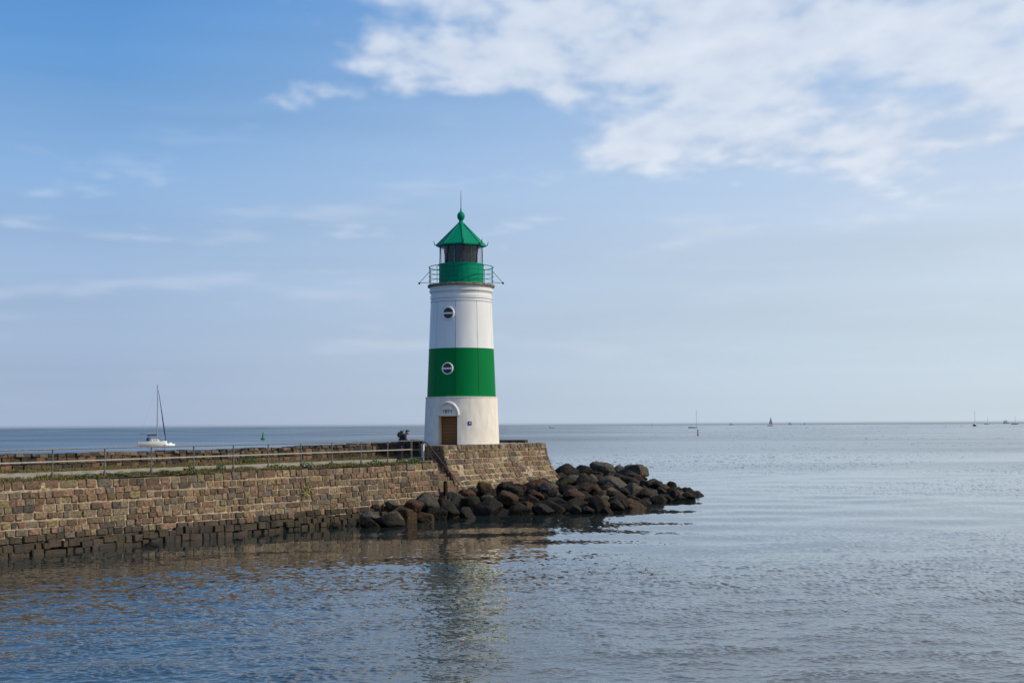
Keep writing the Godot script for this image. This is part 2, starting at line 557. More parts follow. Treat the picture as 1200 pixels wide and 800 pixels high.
func wall_p(y: float) -> float:     # how far the harbour wall's face stands out at height y
	return 0.06 + 0.16 * (TOP - y) / TOP + (0.22 * (1.0 - smoothstep(0.3, 0.75, y)))
const TOP := 2.75

func quay_wall() -> void:
	var w := thing("quay_wall", PIER_AT, PIER_TURN, "long harbour wall of mixed red, tan and grey squared stones with pale mortar", "wall")
	var st := begin()
	var prof := [Vector2(-7.3, -1.6), Vector2(0.20, -1.6), Vector2(0.15, 0.5), Vector2(0.02, TOP - 0.06), Vector2(-7.3, TOP - 0.06)]
	var s0 := -16.0
	var s1 := 27.72
	for k in 5:
		var a: Vector2 = prof[k]
		var b: Vector2 = prof[(k + 1) % 5]
		quad(st, Vector3(s0, a.y, a.x), Vector3(s1, a.y, a.x), Vector3(s1, b.y, b.x), Vector3(s0, b.y, b.x))
	for s in [s0, s1]:
		for k in range(1, 4):
			var a: Vector2 = prof[0]; var b: Vector2 = prof[k]; var c: Vector2 = prof[k + 1]
			if s == s1: tri(st, Vector3(s, a.y, a.x), Vector3(s, c.y, c.x), Vector3(s, b.y, b.x))
			else: tri(st, Vector3(s, a.y, a.x), Vector3(s, b.y, b.x), Vector3(s, c.y, c.x))
	# the fill goes on under the path to the platform
	box(st, Vector3(s1 - 0.5, -1.6, -7.3), Vector3(37.0, TOP - 0.07, -2.7))
	put(done(st), "mortar_core", M.mortar, w)
	# below the tide line the joints are dark with weed
	st = begin()
	for k in 60:
		var a := lerpf(s0, s1, k / 60.0)
		var b := lerpf(s0, s1, (k + 1) / 60.0)
		var ya := 0.50 + 0.10 * sin(a * 1.7) * sin(a * 0.6)
		var yb := 0.50 + 0.10 * sin(b * 1.7) * sin(b * 0.6)
		quad(st, Vector3(a, -1.6, 0.215), Vector3(b, -1.6, 0.215), Vector3(b, yb, 0.165), Vector3(a, ya, 0.165))
		quad(st, Vector3(a, ya, 0.165), Vector3(b, yb, 0.165), Vector3(b, yb, 0.10), Vector3(a, ya, 0.10))
	put(done(st), "tidal_joints", M.dark_mortar, w)
	var list := []
	var y := -0.42
	var n := 0
	while y < TOP - 0.1:
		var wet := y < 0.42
		var h := rng.randf_range(0.25, 0.31) if not wet else rng.randf_range(0.26, 0.36)
		if TOP - y - h < 0.16: h = TOP - y
		var s := s0 + rng.randf() * 0.4
		var wave := rng.randf() * 6.0
		while s < s1 - 0.12:
			var long := rng.randf_range(0.26, 0.62)
			if rng.randf() < 0.12: long = rng.randf_range(0.75, 0.95)
			if s + long > s1 - 0.25: long = s1 - s
			var yc := y + h / 2.0 + 0.035 * sin(s * 0.5 + wave) + (rng.randf_range(-0.06, 0.06) if wet else 0.0)
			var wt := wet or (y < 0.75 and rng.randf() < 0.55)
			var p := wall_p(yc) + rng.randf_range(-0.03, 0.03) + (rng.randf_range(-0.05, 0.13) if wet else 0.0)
			var hh := h * (rng.randf_range(0.83, 0.94) if not wet else rng.randf_range(0.85, 1.15))
			var b := Basis(Vector3.BACK, rng.randf_range(-0.03, 0.03)) * Basis(Vector3.UP, rng.randf_range(-0.06, 0.06)) * Basis(Vector3.RIGHT, -0.055)
			b = b * Basis.from_scale(Vector3(long * rng.randf_range(0.87, 0.95), hh, 0.26))
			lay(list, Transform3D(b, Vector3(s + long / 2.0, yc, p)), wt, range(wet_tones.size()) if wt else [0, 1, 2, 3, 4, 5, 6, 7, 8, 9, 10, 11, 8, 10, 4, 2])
			s += long
		y += h
		n += 1
	# those that show largest first: nearest to the left edge of the picture, above the water
	list.sort_custom(func(a, b): return stone_rank(a[0].origin) < stone_rank(b[0].origin))
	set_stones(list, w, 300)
	print("wall stones ", list.size(), " courses ", n)

func stone_rank(o: Vector3) -> float:
	return (o.x if o.x > -0.4 else 1000.0 - o.x) + (500.0 if o.y < -0.1 else 0.0)

func sea_wall() -> void:
	var w := thing("sea_wall", PIER_AT, PIER_TURN, "low dark stone parapet running along the seaward side of the path", "wall")
	var st := begin()
	var s0 := -16.0
	var s1 := 40.0
	var seg := 28
	for k in seg:
		var a := lerpf(s0, s1, float(k) / seg)
		var b := lerpf(s0, s1, float(k + 1) / seg)
		var ya := parapet_y(a) - 0.10
		var yb := parapet_y(b) - 0.10
		quad(st, Vector3(a, -1.6, -7.02), Vector3(b, -1.6, -7.02), Vector3(b, yb, -7.06), Vector3(a, ya, -7.06))
		quad(st, Vector3(a, ya, -7.06), Vector3(b, yb, -7.06), Vector3(b, yb, -7.62), Vector3(a, ya, -7.62))
		quad(st, Vector3(b, -1.6, -8.1), Vector3(a, -1.6, -8.1), Vector3(a, ya, -7.62), Vector3(b, yb, -7.62))
	put(done(st), "mortar_core", M.dark_mortar, w)
	var list := []
	for course in 3:
		var s := s0
		while s < s1:
			var long := rng.randf_range(0.34, 0.66)
			var top := parapet_y(s)
			var h := (top - 0.14 - 2.78) / 2.0
			var t: Transform3D
			var tones := [10, 8, 2, 5, 4, 10, 8, 0]
			if course < 2:
				var b := Basis.from_scale(Vector3(long * 0.92, h * 0.92, 0.2))
				t = Transform3D(Basis(Vector3.UP, rng.randf_range(-0.08, 0.08)) * b, Vector3(s + long / 2.0, 2.78 + h * (course + 0.5), -7.0 + rng.randf_range(-0.03, 0.03)))
			else:
				var b := Basis.from_scale(Vector3(long * 0.96, 0.16, 0.72))
				t = Transform3D(Basis(Vector3.BACK, rng.randf_range(-0.02, 0.02)) * b, Vector3(s + long / 2.0, top - 0.08 + rng.randf_range(-0.02, 0.02), -6.98 + rng.randf_range(-0.03, 0.03)))
			var dark_tone := rng.randf() < 0.42  # random stones borrow the tide stones' tones to darken the parapet
			lay(list, t, dark_tone, range(6) if dark_tone else tones)
			s += long
	list.sort_custom(func(a, b): return (a[0].origin.x if a[0].origin.x > 3.5 else 1000.0) < (b[0].origin.x if b[0].origin.x > 3.5 else 1000.0))
	set_stones(list, w, 300)

func parapet_y(s: float) -> float:
	return 3.61 + 0.17 * smoothstep(18.0, 36.0, s) + 0.02 * sin(s * 1.3)

# platform outline in (s, p) at the top, and how its foot spreads
var plat := [Vector2(30.0, -1.2), Vector2(41.15, -1.2), Vector2(42.0, -3.0), Vector2(41.0, -5.2), Vector2(37.6, -6.5), Vector2(34.6, -6.3), Vector2(33.0, -5.0), Vector2(30.0, -2.62)]
var plat_flare := [Vector2(0.0, 1.0), Vector2(0.1, 1.0), Vector2(1.0, 0.2), Vector2(0.6, -0.6), Vector2(0.1, -1.0), Vector2(-0.1, -0.3), Vector2(0.0, -0.2), Vector2(0.0, 0.0)]

func flare(y: float) -> float:
	var t := [[3.65, 0.0], [2.9, 0.12], [2.2, 0.4], [1.4, 0.95], [0.8, 1.4], [0.0, 1.95], [-1.6, 2.6]]
	for k in t.size() - 1:
		if y >= t[k + 1][0]: return lerpf(t[k][1], t[k + 1][1], clampf((t[k][0] - y) / (t[k][0] - t[k + 1][0]), 0.0, 1.0))
	return 2.6

func plat_point(i: int, y: float, inset := 0.0) -> Vector3:
	var v: Vector2 = plat[i] + plat_flare[i] * flare(y)
	if inset != 0.0:
		v += (Vector2(36.0, -3.6) - v).normalized() * inset
	return Vector3(v.x, y, v.y)

func platform() -> void:
	var w := thing("stone_platform", PIER_AT, PIER_TURN, "battered stone platform carrying the lighthouse at the end of the mole", "platform")
	var st := begin()
	var ys := [-1.6, 0.0, 0.8, 1.4, 2.2, 2.9, TOP_Y - 0.05]
	var n := plat.size()
	for k in ys.size() - 1:
		for i in n:
			var i2 := (i + 1) % n
			quad(st, plat_point(i, ys[k], 0.06), plat_point(i2, ys[k], 0.06), plat_point(i2, ys[k + 1], 0.06), plat_point(i, ys[k + 1], 0.06))
	put(done(st), "mortar_core", M.mortar, w)
	st = begin()
	for i in range(1, n - 1):
		tri(st, plat_point(0, TOP_Y - 0.02, 0.12), plat_point(i, TOP_Y - 0.02, 0.12), plat_point(i + 1, TOP_Y - 0.02, 0.12))
	put(done(st), "paving", M.concrete, w)
	# kerb along the back
	st = begin()
	for i in [2, 3, 4]:
		var a := plat_point(i, TOP_Y, 0.1); var b := plat_point(i + 1, TOP_Y, 0.1)
		var a2 := plat_point(i, TOP_Y, 0.4); var b2 := plat_point(i + 1, TOP_Y, 0.4)
		var u := Vector3(0, 0.17, 0)
		quad(st, a2 + u, a + u, b + u, b2 + u)
		quad(st, a, b, b + u, a + u)
		quad(st, b2, a2, a2 + u, b2 + u)
	quad(st, plat_point(2, TOP_Y, 0.4), plat_point(2, TOP_Y, 0.1), plat_point(2, TOP_Y, 0.1) + Vector3(0, 0.17, 0), plat_point(2, TOP_Y, 0.4) + Vector3(0, 0.17, 0))
	put(done(st), "kerb", M.dark_mortar, w)
	var list := []
	var rest := []
	for i in n:
		var i2 := (i + 1) % n
		var y := -0.35
		var first := true
		while y < TOP_Y - 0.02:
			var cap := y > TOP_Y - 0.30
			var h := rng.randf_range(0.24, 0.36)
			if y + h > TOP_Y - 0.42 and not cap: h = TOP_Y - 0.27 - y
			if cap: h = TOP_Y - y + 0.01
			var yc := y + h / 2.0
			var a := plat_point(i, yc); var b := plat_point(i2, yc)
			var a1 := plat_point(i, y); var a2 := plat_point(i, y + h)
			var x := (b - a).normalized()
			var len_ := (b - a).length()
			var up := (a2 - a1) - x * (a2 - a1).dot(x)
			var uh := up.length()
			up = up.normalized()
			var z := x.cross(up).normalized()
			var t := 0.0
			while t < len_ - 0.05:
				var long := rng.randf_range(0.24, 0.62) if not cap else rng.randf_range(0.15, 0.26)
				if t + long > len_ - 0.14: long = len_ - t
				var out := rng.randf_range(-0.03, 0.035)
				var tilt := Basis(Vector3.BACK, rng.randf_range(-0.10, 0.10)) if not cap else Basis()
				var bs := Basis(x, up, z) * tilt * Basis.from_scale(Vector3(long * rng.randf_range(0.90, 0.98), uh * rng.randf_range(0.78, 1.0), 0.24))
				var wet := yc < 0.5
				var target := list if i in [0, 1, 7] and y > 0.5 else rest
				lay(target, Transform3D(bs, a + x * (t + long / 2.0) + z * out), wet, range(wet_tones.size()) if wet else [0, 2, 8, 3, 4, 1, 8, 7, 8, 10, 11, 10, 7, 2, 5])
				t += long
			y += h
	list.append_array(rest)
	set_stones(list, w, mini(300, list.size() - rest.size()))
	print("platform stones ", list.size(), " front ", list.size() - rest.size())

func stairs() -> void:
	var w := thing("stone_staircase", PIER_AT, PIER_TURN, "steep worn stone steps leading from the path down to the boulders", "stairs")
	for k in 12:
		var y := 2.66 - 0.185 * k
		var p := -1.75 + 0.225 * k
		var st := begin()
		var dn := y - 0.5 if p < -0.2 else -0.4
		var j := rng.randf_range(-0.012, 0.012)
		box(st, Vector3(27.76, dn, p - 0.02), Vector3(29.72 + j, y + j, p + 0.27), 0.02)
		put(done(st), "step", M["stone%d" % [8, 2, 10, 0, 8, 11][k % 6]], w)
	var core := begin()
	box(core, Vector3(27.70, -1.0, -2.75), Vector3(30.3, PATH_Y - 0.03, -1.74))
	put(done(core), "landing", M.concrete, w)
	var o := thing("stair_handrail", PIER_AT, PIER_TURN, "rusty sloping iron handrail beside the stone steps", "handrail")
	var top := Vector3(29.62, 3.93, -2.45)
	var mid := Vector3(29.62, 3.80, -2.05)
	var end := Vector3(29.62, 0.72, 0.95)
	var st2 := begin()
	tube(st2, [Vector3(29.62, 3.95, -3.2), top, mid, end], [0.032, 0.032, 0.032, 0.032], 8)
	put(done(st2), "rail", M.rust, o)
	st2 = begin()
	tube(st2, [mid + Vector3(0, -0.5, 0.02), end + Vector3(0, -0.35, -0.2)], [0.022, 0.022], 6)
	put(done(st2), "lower_rail", M.rust, o)
	for f in [0.02, 0.36, 0.70, 0.97]:
		var at := mid.lerp(end, f)
		put(bar(Vector3(at.x, at.y - 1.15, at.z), at, 0.024), "post", M.rust, o)
	put(bar(Vector3(29.62, PATH_Y - 0.05, -3.2), Vector3(29.62, 3.95, -3.2), 0.024), "post", M.rust, o)
	var f := thing("stair_shade_post", PIER_AT + Basis(Vector3.UP, PIER_TURN) * Vector3(27.86, 0.15, 0.45), PIER_TURN, "black post standing in for the shaded side of the steps", "post")  # added dark shaft: paints in the shaded flank of the steps
	var st3 := begin()
	tube(st3, [Vector3(0, -0.6, 0), Vector3(0.02, 0.9, 0.0), Vector3(0.03, 1.58, -0.02), Vector3(0.03, 1.63, -0.02)], [0.13, 0.125, 0.11, 0.07], 9)
	put(done(st3), "shaft", M.rock_d, f)
	var wp := thing("white_post", PIER_AT + Basis(Vector3.UP, PIER_TURN) * Vector3(29.86, PATH_Y - 0.02, -2.5), PIER_TURN, "short white post on the path against the platform's shaded end", "post")
	put(box_mesh(Vector3(0.13, 0.85, 0.13), 0.02, true), "shaft", M.white_paint, wp)
	put(box_mesh(Vector3(0.16, 0.04, 0.16), 0.012, true), "top_plate", M.white_paint, wp, Transform3D(Basis(), Vector3(0, 0.852, 0)))

func railing() -> void:
	var o := thing("path_railing", PIER_AT, PIER_TURN, "long grey metal railing of two rails along the harbour side of the path", "railing")
	var posts := [3.0, 5.6, 8.1, 10.55, 13.0, 15.3, 17.6, 19.9, 22.2, 24.4, 26.5, 27.5]
	var s := 0.5
	while s > -16.0:
		posts.append(s)
		s -= 2.5
	for q in posts:
		var p := put(bar(Vector3(q, PATH_Y - 0.12, -0.8), Vector3(q, 3.93, -0.8), 0.033), "post", M.steel, o)
		put(bar(Vector3(q, PATH_Y - 0.06, -0.8), Vector3(q, PATH_Y + 0.12, -0.8), 0.06), "foot_sleeve", M.steel, p)
	put(bar(Vector3(-16, 3.90, -0.8), Vector3(27.5, 3.96, -0.8), 0.026), "top_rail", M.steel, o)
	put(bar(Vector3(-16, 3.39, -0.8), Vector3(26.5, 3.49, -0.8), 0.032), "middle_rail", M.rail_white, o)
	put(bar(Vector3(26.5, 3.05, -0.8), Vector3(27.5, 3.05, -0.8), 0.02), "low_bar", M.iron, o)
	put(bar(Vector3(26.5, 3.47, -0.8), Vector3(27.5, 3.47, -0.8), 0.02), "middle_bar", M.iron, o)

func path() -> void:
	var st := begin()
	box(st, Vector3(-16, PATH_Y - 0.14, -6.0), Vector3(27.9, PATH_Y, -1.15), 0.02)
	var o := put(done(st), "path", M.concrete, self, Transform3D(Basis(Vector3.UP, PIER_TURN), PIER_AT))
	tag(o, "pale concrete path along the top of the mole", "", "", "structure")
	st = begin()
	box(st, Vector3(27.9, PATH_Y - 0.14, -6.4), Vector3(36.0, PATH_Y - 0.004, -2.5), 0.02)
	o = put(done(st), "path", M.concrete, self, Transform3D(Basis(Vector3.UP, PIER_TURN), PIER_AT))
	tag(o, "pale concrete apron between the path and the platform", "", "", "structure")
	# soil verges, gently uneven
	for band in [[-0.10, -1.16, TOP - 0.01, PATH_Y - 0.02, "earth verge between the railing and the harbour wall"], [-5.98, -7.04, PATH_Y - 0.02, PATH_Y + 0.10, "dry grass verge at the foot of the seaward parapet"]]:
		st = begin()
		st.set_smooth_group(1)
		var nz := FastNoiseLite.new()
		nz.seed = 71
		nz.frequency = 0.9
		var ns := 110
		var np := 5
		var at := func(i: int, j: int) -> Vector3:
			var s := lerpf(-16.0, 27.6 if band[0] > -2 else 36.0, float(i) / ns)
			var p := lerpf(band[0], band[1], float(j) / np)
			return Vector3(s, lerpf(band[2], band[3], float(j) / np) + 0.035 * nz.get_noise_2d(s, p * 2.0), p)
		for i in ns:
			for j in np:
				quad(st, at.call(i, j), at.call(i + 1, j), at.call(i + 1, j + 1), at.call(i, j + 1))
		o = put(done(st), "ground", M.soil, self, Transform3D(Basis(Vector3.UP, PIER_TURN), PIER_AT))
		tag(o, band[4], "", "", "structure")

func grass() -> void:
	var st := begin()
	for q in [-0.4, 0.5, 0.0]:
		var b := Basis(Vector3.UP, q * 2.5)
		tri(st, b * Vector3(-0.12, 0, 0.02), b * Vector3(0.12, 0, 0.02), b * Vector3(q * 0.7, 1, q * 0.6))
	var blade := done(st)
	var nz := FastNoiseLite.new()
	nz.seed = 72
	nz.frequency = 0.35
	for band in [[-0.12, -1.2, "short green and yellow grass fringing the top of the harbour wall", 0.38], [-5.95, -7.0, "dry yellow grass at the foot of the parapet", 0.15]]:
		var where := []
		for k in 16000:
			var s := rng.randf_range(-15.0, 27.5 if band[0] > -2 else 35.0)
			var p := rng.randf_range(band[1], band[0])
			var d := nz.get_noise_2d(s, p * 3.0)
			if d + rng.randf_range(-0.2, 0.2) < -0.02: continue
			where.append([s, p, d])
		var mm := MultiMesh.new()
		mm.transform_format = MultiMesh.TRANSFORM_3D
		mm.use_colors = true
		mm.mesh = blade
		mm.instance_count = where.size()
		for k in where.size():
			var e: Array = where[k]
			var h := rng.randf_range(0.05, 0.13) * (1.0 + maxf(0.0, e[2]) * 1.2)
			var y: float = TOP + 0.07 * clampf((-0.1 - e[1]) / 1.0, 0.0, 1.0) - 0.02 if e[1] > -2.0 else PATH_Y + 0.10 * (-5.98 - e[1]) / 1.06 - 0.03
			mm.set_instance_transform(k, Transform3D(Basis(Vector3.UP, rng.randf() * TAU) * Basis.from_scale(Vector3(0.16, h, 0.16)), Vector3(e[0], y, e[1])))
			var dry: float = rng.randf() < (1.0 - band[3])
			var v := rng.randf_range(0.75, 1.2)
			mm.set_instance_color(k, Color(0.20 * v, 0.15 * v, 0.045 * v) if dry else Color(0.055 * v, 0.088 * v, 0.02 * v))
		var o := MultiMeshInstance3D.new()
		o.multimesh = mm
		o.material_override = M.grass
		o.name = numbered("grass")
		o.transform = Transform3D(Basis(Vector3.UP, PIER_TURN), PIER_AT)
		add_child(o)
		tag(o, band[2], "", "", "stuff")

func weed_mesh(seed_: int, n: int, spread: float) -> ArrayMesh:
	var r := RandomNumberGenerator.new()
	r.seed = seed_
	var st := begin()
	for k in n:
		var a := r.randf() * TAU
		var rad := spread * sqrt(r.randf())
		var h := r.randf_range(0.1, 1.0) * (1.0 - 0.5 * rad / spread)
		var c := Vector3(cos(a) * rad, h, sin(a) * rad)
		var b := Basis(Vector3.UP, r.randf() * TAU) * Basis(Vector3.RIGHT, r.randf_range(-1.2, 0.4))
		var l := r.randf_range(0.14, 0.26)
		quad(st, c, c + b * Vector3(l * 0.3, l * 0.5, 0), c + b * Vector3(0, l, l * 0.15), c + b * Vector3(-l * 0.3, l * 0.5, 0))
	for k in 5:
		var a := r.randf() * TAU
		var rad := spread * r.randf()
		tube(st, [Vector3(cos(a) * rad * 0.3, -0.02, sin(a) * rad * 0.3), Vector3(cos(a) * rad, r.randf_range(0.5, 0.9), sin(a) * rad)], [0.016, 0.006], 4)
	return done(st)

func weeds() -> void:
	var kinds := [weed_mesh(1, 120, 0.5), weed_mesh(2, 90, 0.4), weed_mesh(3, 140, 0.6)]
	# s, p, width, height, label
	var t := [[0.6, -6.2, 1.1, 0.45, "dark green bush on the far verge at the left edge of the picture"],
		[2.6, -6.3, 0.6, 0.30, "small dark bush beside the dome shaped stone on the far verge"],
		[4.3, -0.62, 1.2, 0.22, "low spreading weed right of the first railing post"],
		[6.2, -0.55, 1.1, 0.2, "low weed right of the second railing post"],
		[8.7, -0.5, 1.4, 0.24, "broad weed clump right of the third railing post"],
		[10.2, -0.62, 0.6, 0.34, "upright weed just left of the fourth railing post"],
		[10.95, -0.5, 0.5, 0.22, "small weed just right of the fourth railing post"],
		[12.0, -0.6, 0.55, 0.45, "tall weed between the fourth and fifth railing posts"],
		[15.5, -0.45, 0.7, 0.3, "green weed at the foot of the sixth railing post"],
		[17.75, -0.5, 0.8, 0.36, "round weed at the foot of the seventh railing post"],
		[19.6, -0.55, 0.8, 0.30, "weed at the foot of the eighth railing post"],
		[21.0, -0.4, 0.7, 0.26, "weed in the middle between the eighth and ninth railing posts"],
		[22.9, -0.5, 1.0, 0.30, "wide weed left of the standing person's feet"],
		[25.2, -0.5, 0.7, 0.34, "weed in front of the standing person's feet"],
		[26.3, -0.5, 0.7, 0.36, "weed at the foot of the railing's last long post"],
		[18.9, -5.4, 0.7, 0.55, "dark bush growing against the parapet behind the railing"]]
	var turn := Basis(Vector3.UP, PIER_TURN)
	for k in t.size():
		var e: Array = t[k]
		var y: float = TOP + 0.05 * clampf((-0.1 - e[1]) / 1.0, 0.0, 1.0) - 0.03 if e[1] > -2.0 else PATH_Y
		var o := put(kinds[k % 3], "weed_clump", M.leaf, self, Transform3D(turn * Basis(Vector3.UP, k * 1.7) * Basis.from_scale(Vector3(e[2], e[3], e[2])), PIER_AT + turn * Vector3(e[0], y, e[1])))
		tag(o, e[4], "plant", "weeds along the path")
	var yel := (M.leaf as StandardMaterial3D).duplicate()
	yel.albedo_color = lin(0.17, 0.14, 0.035)
	var o2 := put(kinds[0], "wall_plant", yel, self, Transform3D(turn * Basis(Vector3.RIGHT, 1.1) * Basis.from_scale(Vector3(0.8, 0.3, 0.8)), PIER_AT + turn * Vector3(16.9, 1.75, 0.10)))
	tag(o2, "yellow green plant growing out of the harbour wall's joints", "plant")
	var rk := put(rock_meshes[2], "half_buried_stone", M.rock_o, self, Transform3D(turn * Basis.from_scale(Vector3(0.5, 0.42, 0.4)), PIER_AT + turn * Vector3(3.9, PATH_Y + 0.08, -6.1)))
	tag(rk, "dome shaped stone half buried in the far verge at the picture's left", "stone")

# ---------------------------------------------------------------- boulders
var rock_meshes := []

func ico(level: int) -> Array:
	var t := (1.0 + sqrt(5.0)) / 2.0
	var v := [Vector3(-1, t, 0), Vector3(1, t, 0), Vector3(-1, -t, 0), Vector3(1, -t, 0), Vector3(0, -1, t), Vector3(0, 1, t), Vector3(0, -1, -t), Vector3(0, 1, -t), Vector3(t, 0, -1), Vector3(t, 0, 1), Vector3(-t, 0, -1), Vector3(-t, 0, 1)]
	var f := [[0, 11, 5], [0, 5, 1], [0, 1, 7], [0, 7, 10], [0, 10, 11], [1, 5, 9], [5, 11, 4], [11, 10, 2], [10, 7, 6], [7, 1, 8], [3, 9, 4], [3, 4, 2], [3, 2, 6], [3, 6, 8], [3, 8, 9], [4, 9, 5], [2, 4, 11], [6, 2, 10], [8, 6, 7], [9, 8, 1]]
	var out := []
	for q in f: out.append([v[q[0]].normalized(), v[q[1]].normalized(), v[q[2]].normalized()])
	for k in level:
		var nxt := []
		for q in out:
			var a: Vector3 = ((q[0] + q[1]) / 2.0).normalized()
			var b: Vector3 = ((q[1] + q[2]) / 2.0).normalized()
			var c: Vector3 = ((q[2] + q[0]) / 2.0).normalized()
			nxt.append_array([[q[0], a, c], [a, q[1], b], [c, b, q[2]], [a, b, c]])
		out = nxt
	return out

func make_rock_meshes() -> void:
	var faces := ico(3)
	for k in 12:
		var r := RandomNumberGenerator.new()
		r.seed = 900 + k
		var nz := FastNoiseLite.new()
		nz.seed = 900 + k
		nz.frequency = 0.9
		nz.fractal_octaves = 4
		var planes := []
		for j in 9 + (k % 3) * 3:
			var n := Vector3(r.randf_range(-1, 1), r.randf_range(-1, 1), r.randf_range(-1, 1)).normalized()
			planes.append([n, r.randf_range(0.56, 0.9)])
		if k < 2:          # a block and a slab
			for n in [Vector3(1, 0.15, 0.1), Vector3(-1, 0.1, 0), Vector3(0.1, 1, 0.1), Vector3(0, -1, 0.1), Vector3(0.1, 0, 1), Vector3(0, 0.1, -1)]:
				planes.append([n.normalized(), 0.66])
		var st := begin()
		st.set_smooth_group(1)
		var shape := func(d: Vector3) -> Vector3:
			var m := 1.08
			for p in planes:
				var c: float = d.dot(p[0])
				if c > 0.05:
					var q: float = p[1] / c
					var h := clampf(0.5 + 0.5 * (m - q) / 0.05, 0.0, 1.0)      # soft minimum: worn edges
					m = lerpf(m, q, h) - 0.05 * h * (1.0 - h)
			return d * (m + 0.10 * nz.get_noise_3dv(d * 1.4) + 0.03 * nz.get_noise_3dv(d * 5.0))
		for q in faces:
			tri(st, shape.call(q[0]), shape.call(q[1]), shape.call(q[2]))
		rock_meshes.append(done(st))

var bank := PackedVector2Array([Vector2(-7.4, -64.4), Vector2(-5.2, -65.6), Vector2(-4.0, -68.2), Vector2(-2.0, -71.6), Vector2(1.5, -73.0), Vector2(4.9, -73.8), Vector2(6.3, -76.5), Vector2(8.4, -81.8),
	Vector2(10.9, -86.9), Vector2(12.6, -90.6), Vector2(11.6, -94.5), Vector2(9.5, -98.5), Vector2(4.0, -99.5), Vector2(-1.0, -97.0), Vector2(-3.0, -90.0), Vector2(-6.0, -80.0), Vector2(-6.5, -71.0)])

func bank_height(q: Vector2) -> float:
	var d := 1e9
	for k in 13:
		d = minf(d, q.distance_to(Geometry2D.get_closest_point_to_segment(q, bank[k], bank[k + 1])))
	if not Geometry2D.is_point_in_polygon(q, bank): return -0.45 * d
	return minf(0.02 + 0.24 * d, 1.05)

func in_platform(q: Vector2, grow: float) -> bool:
	var l := Basis(Vector3.UP, -PIER_TURN) * (Vector3(q.x, 0, q.y) - PIER_AT)
	var poly := PackedVector2Array()
	for v in [Vector2(27.8, -9.0), Vector2(27.8, 0.3 + grow), Vector2(41.2 + grow * 0.4, 0.0 + grow), Vector2(43.0 + grow, -3.0), Vector2(42.0, -9.0)]: poly.append(v)
	return Geometry2D.is_point_in_polygon(Vector2(l.x, l.z), poly) or (l.z < 0.25 + grow and l.x < 27.9)

func boulder(at: Vector3, w: float, h: float, dp: float, tone: String, label: String, group: String, k: int) -> void:
	var b := Basis(Vector3.UP, float((k * 37) % 9) * 0.18 - 0.7) * Basis(Vector3.BACK, float((k * 53) % 7) * 0.06 - 0.18)
	var o := put(rock_meshes[k % 12], "boulder", M["rock_" + tone], self, Transform3D(b * Basis.from_scale(Vector3(w, h, dp) * 0.56), at))
	tag(o, label, "boulder", group)

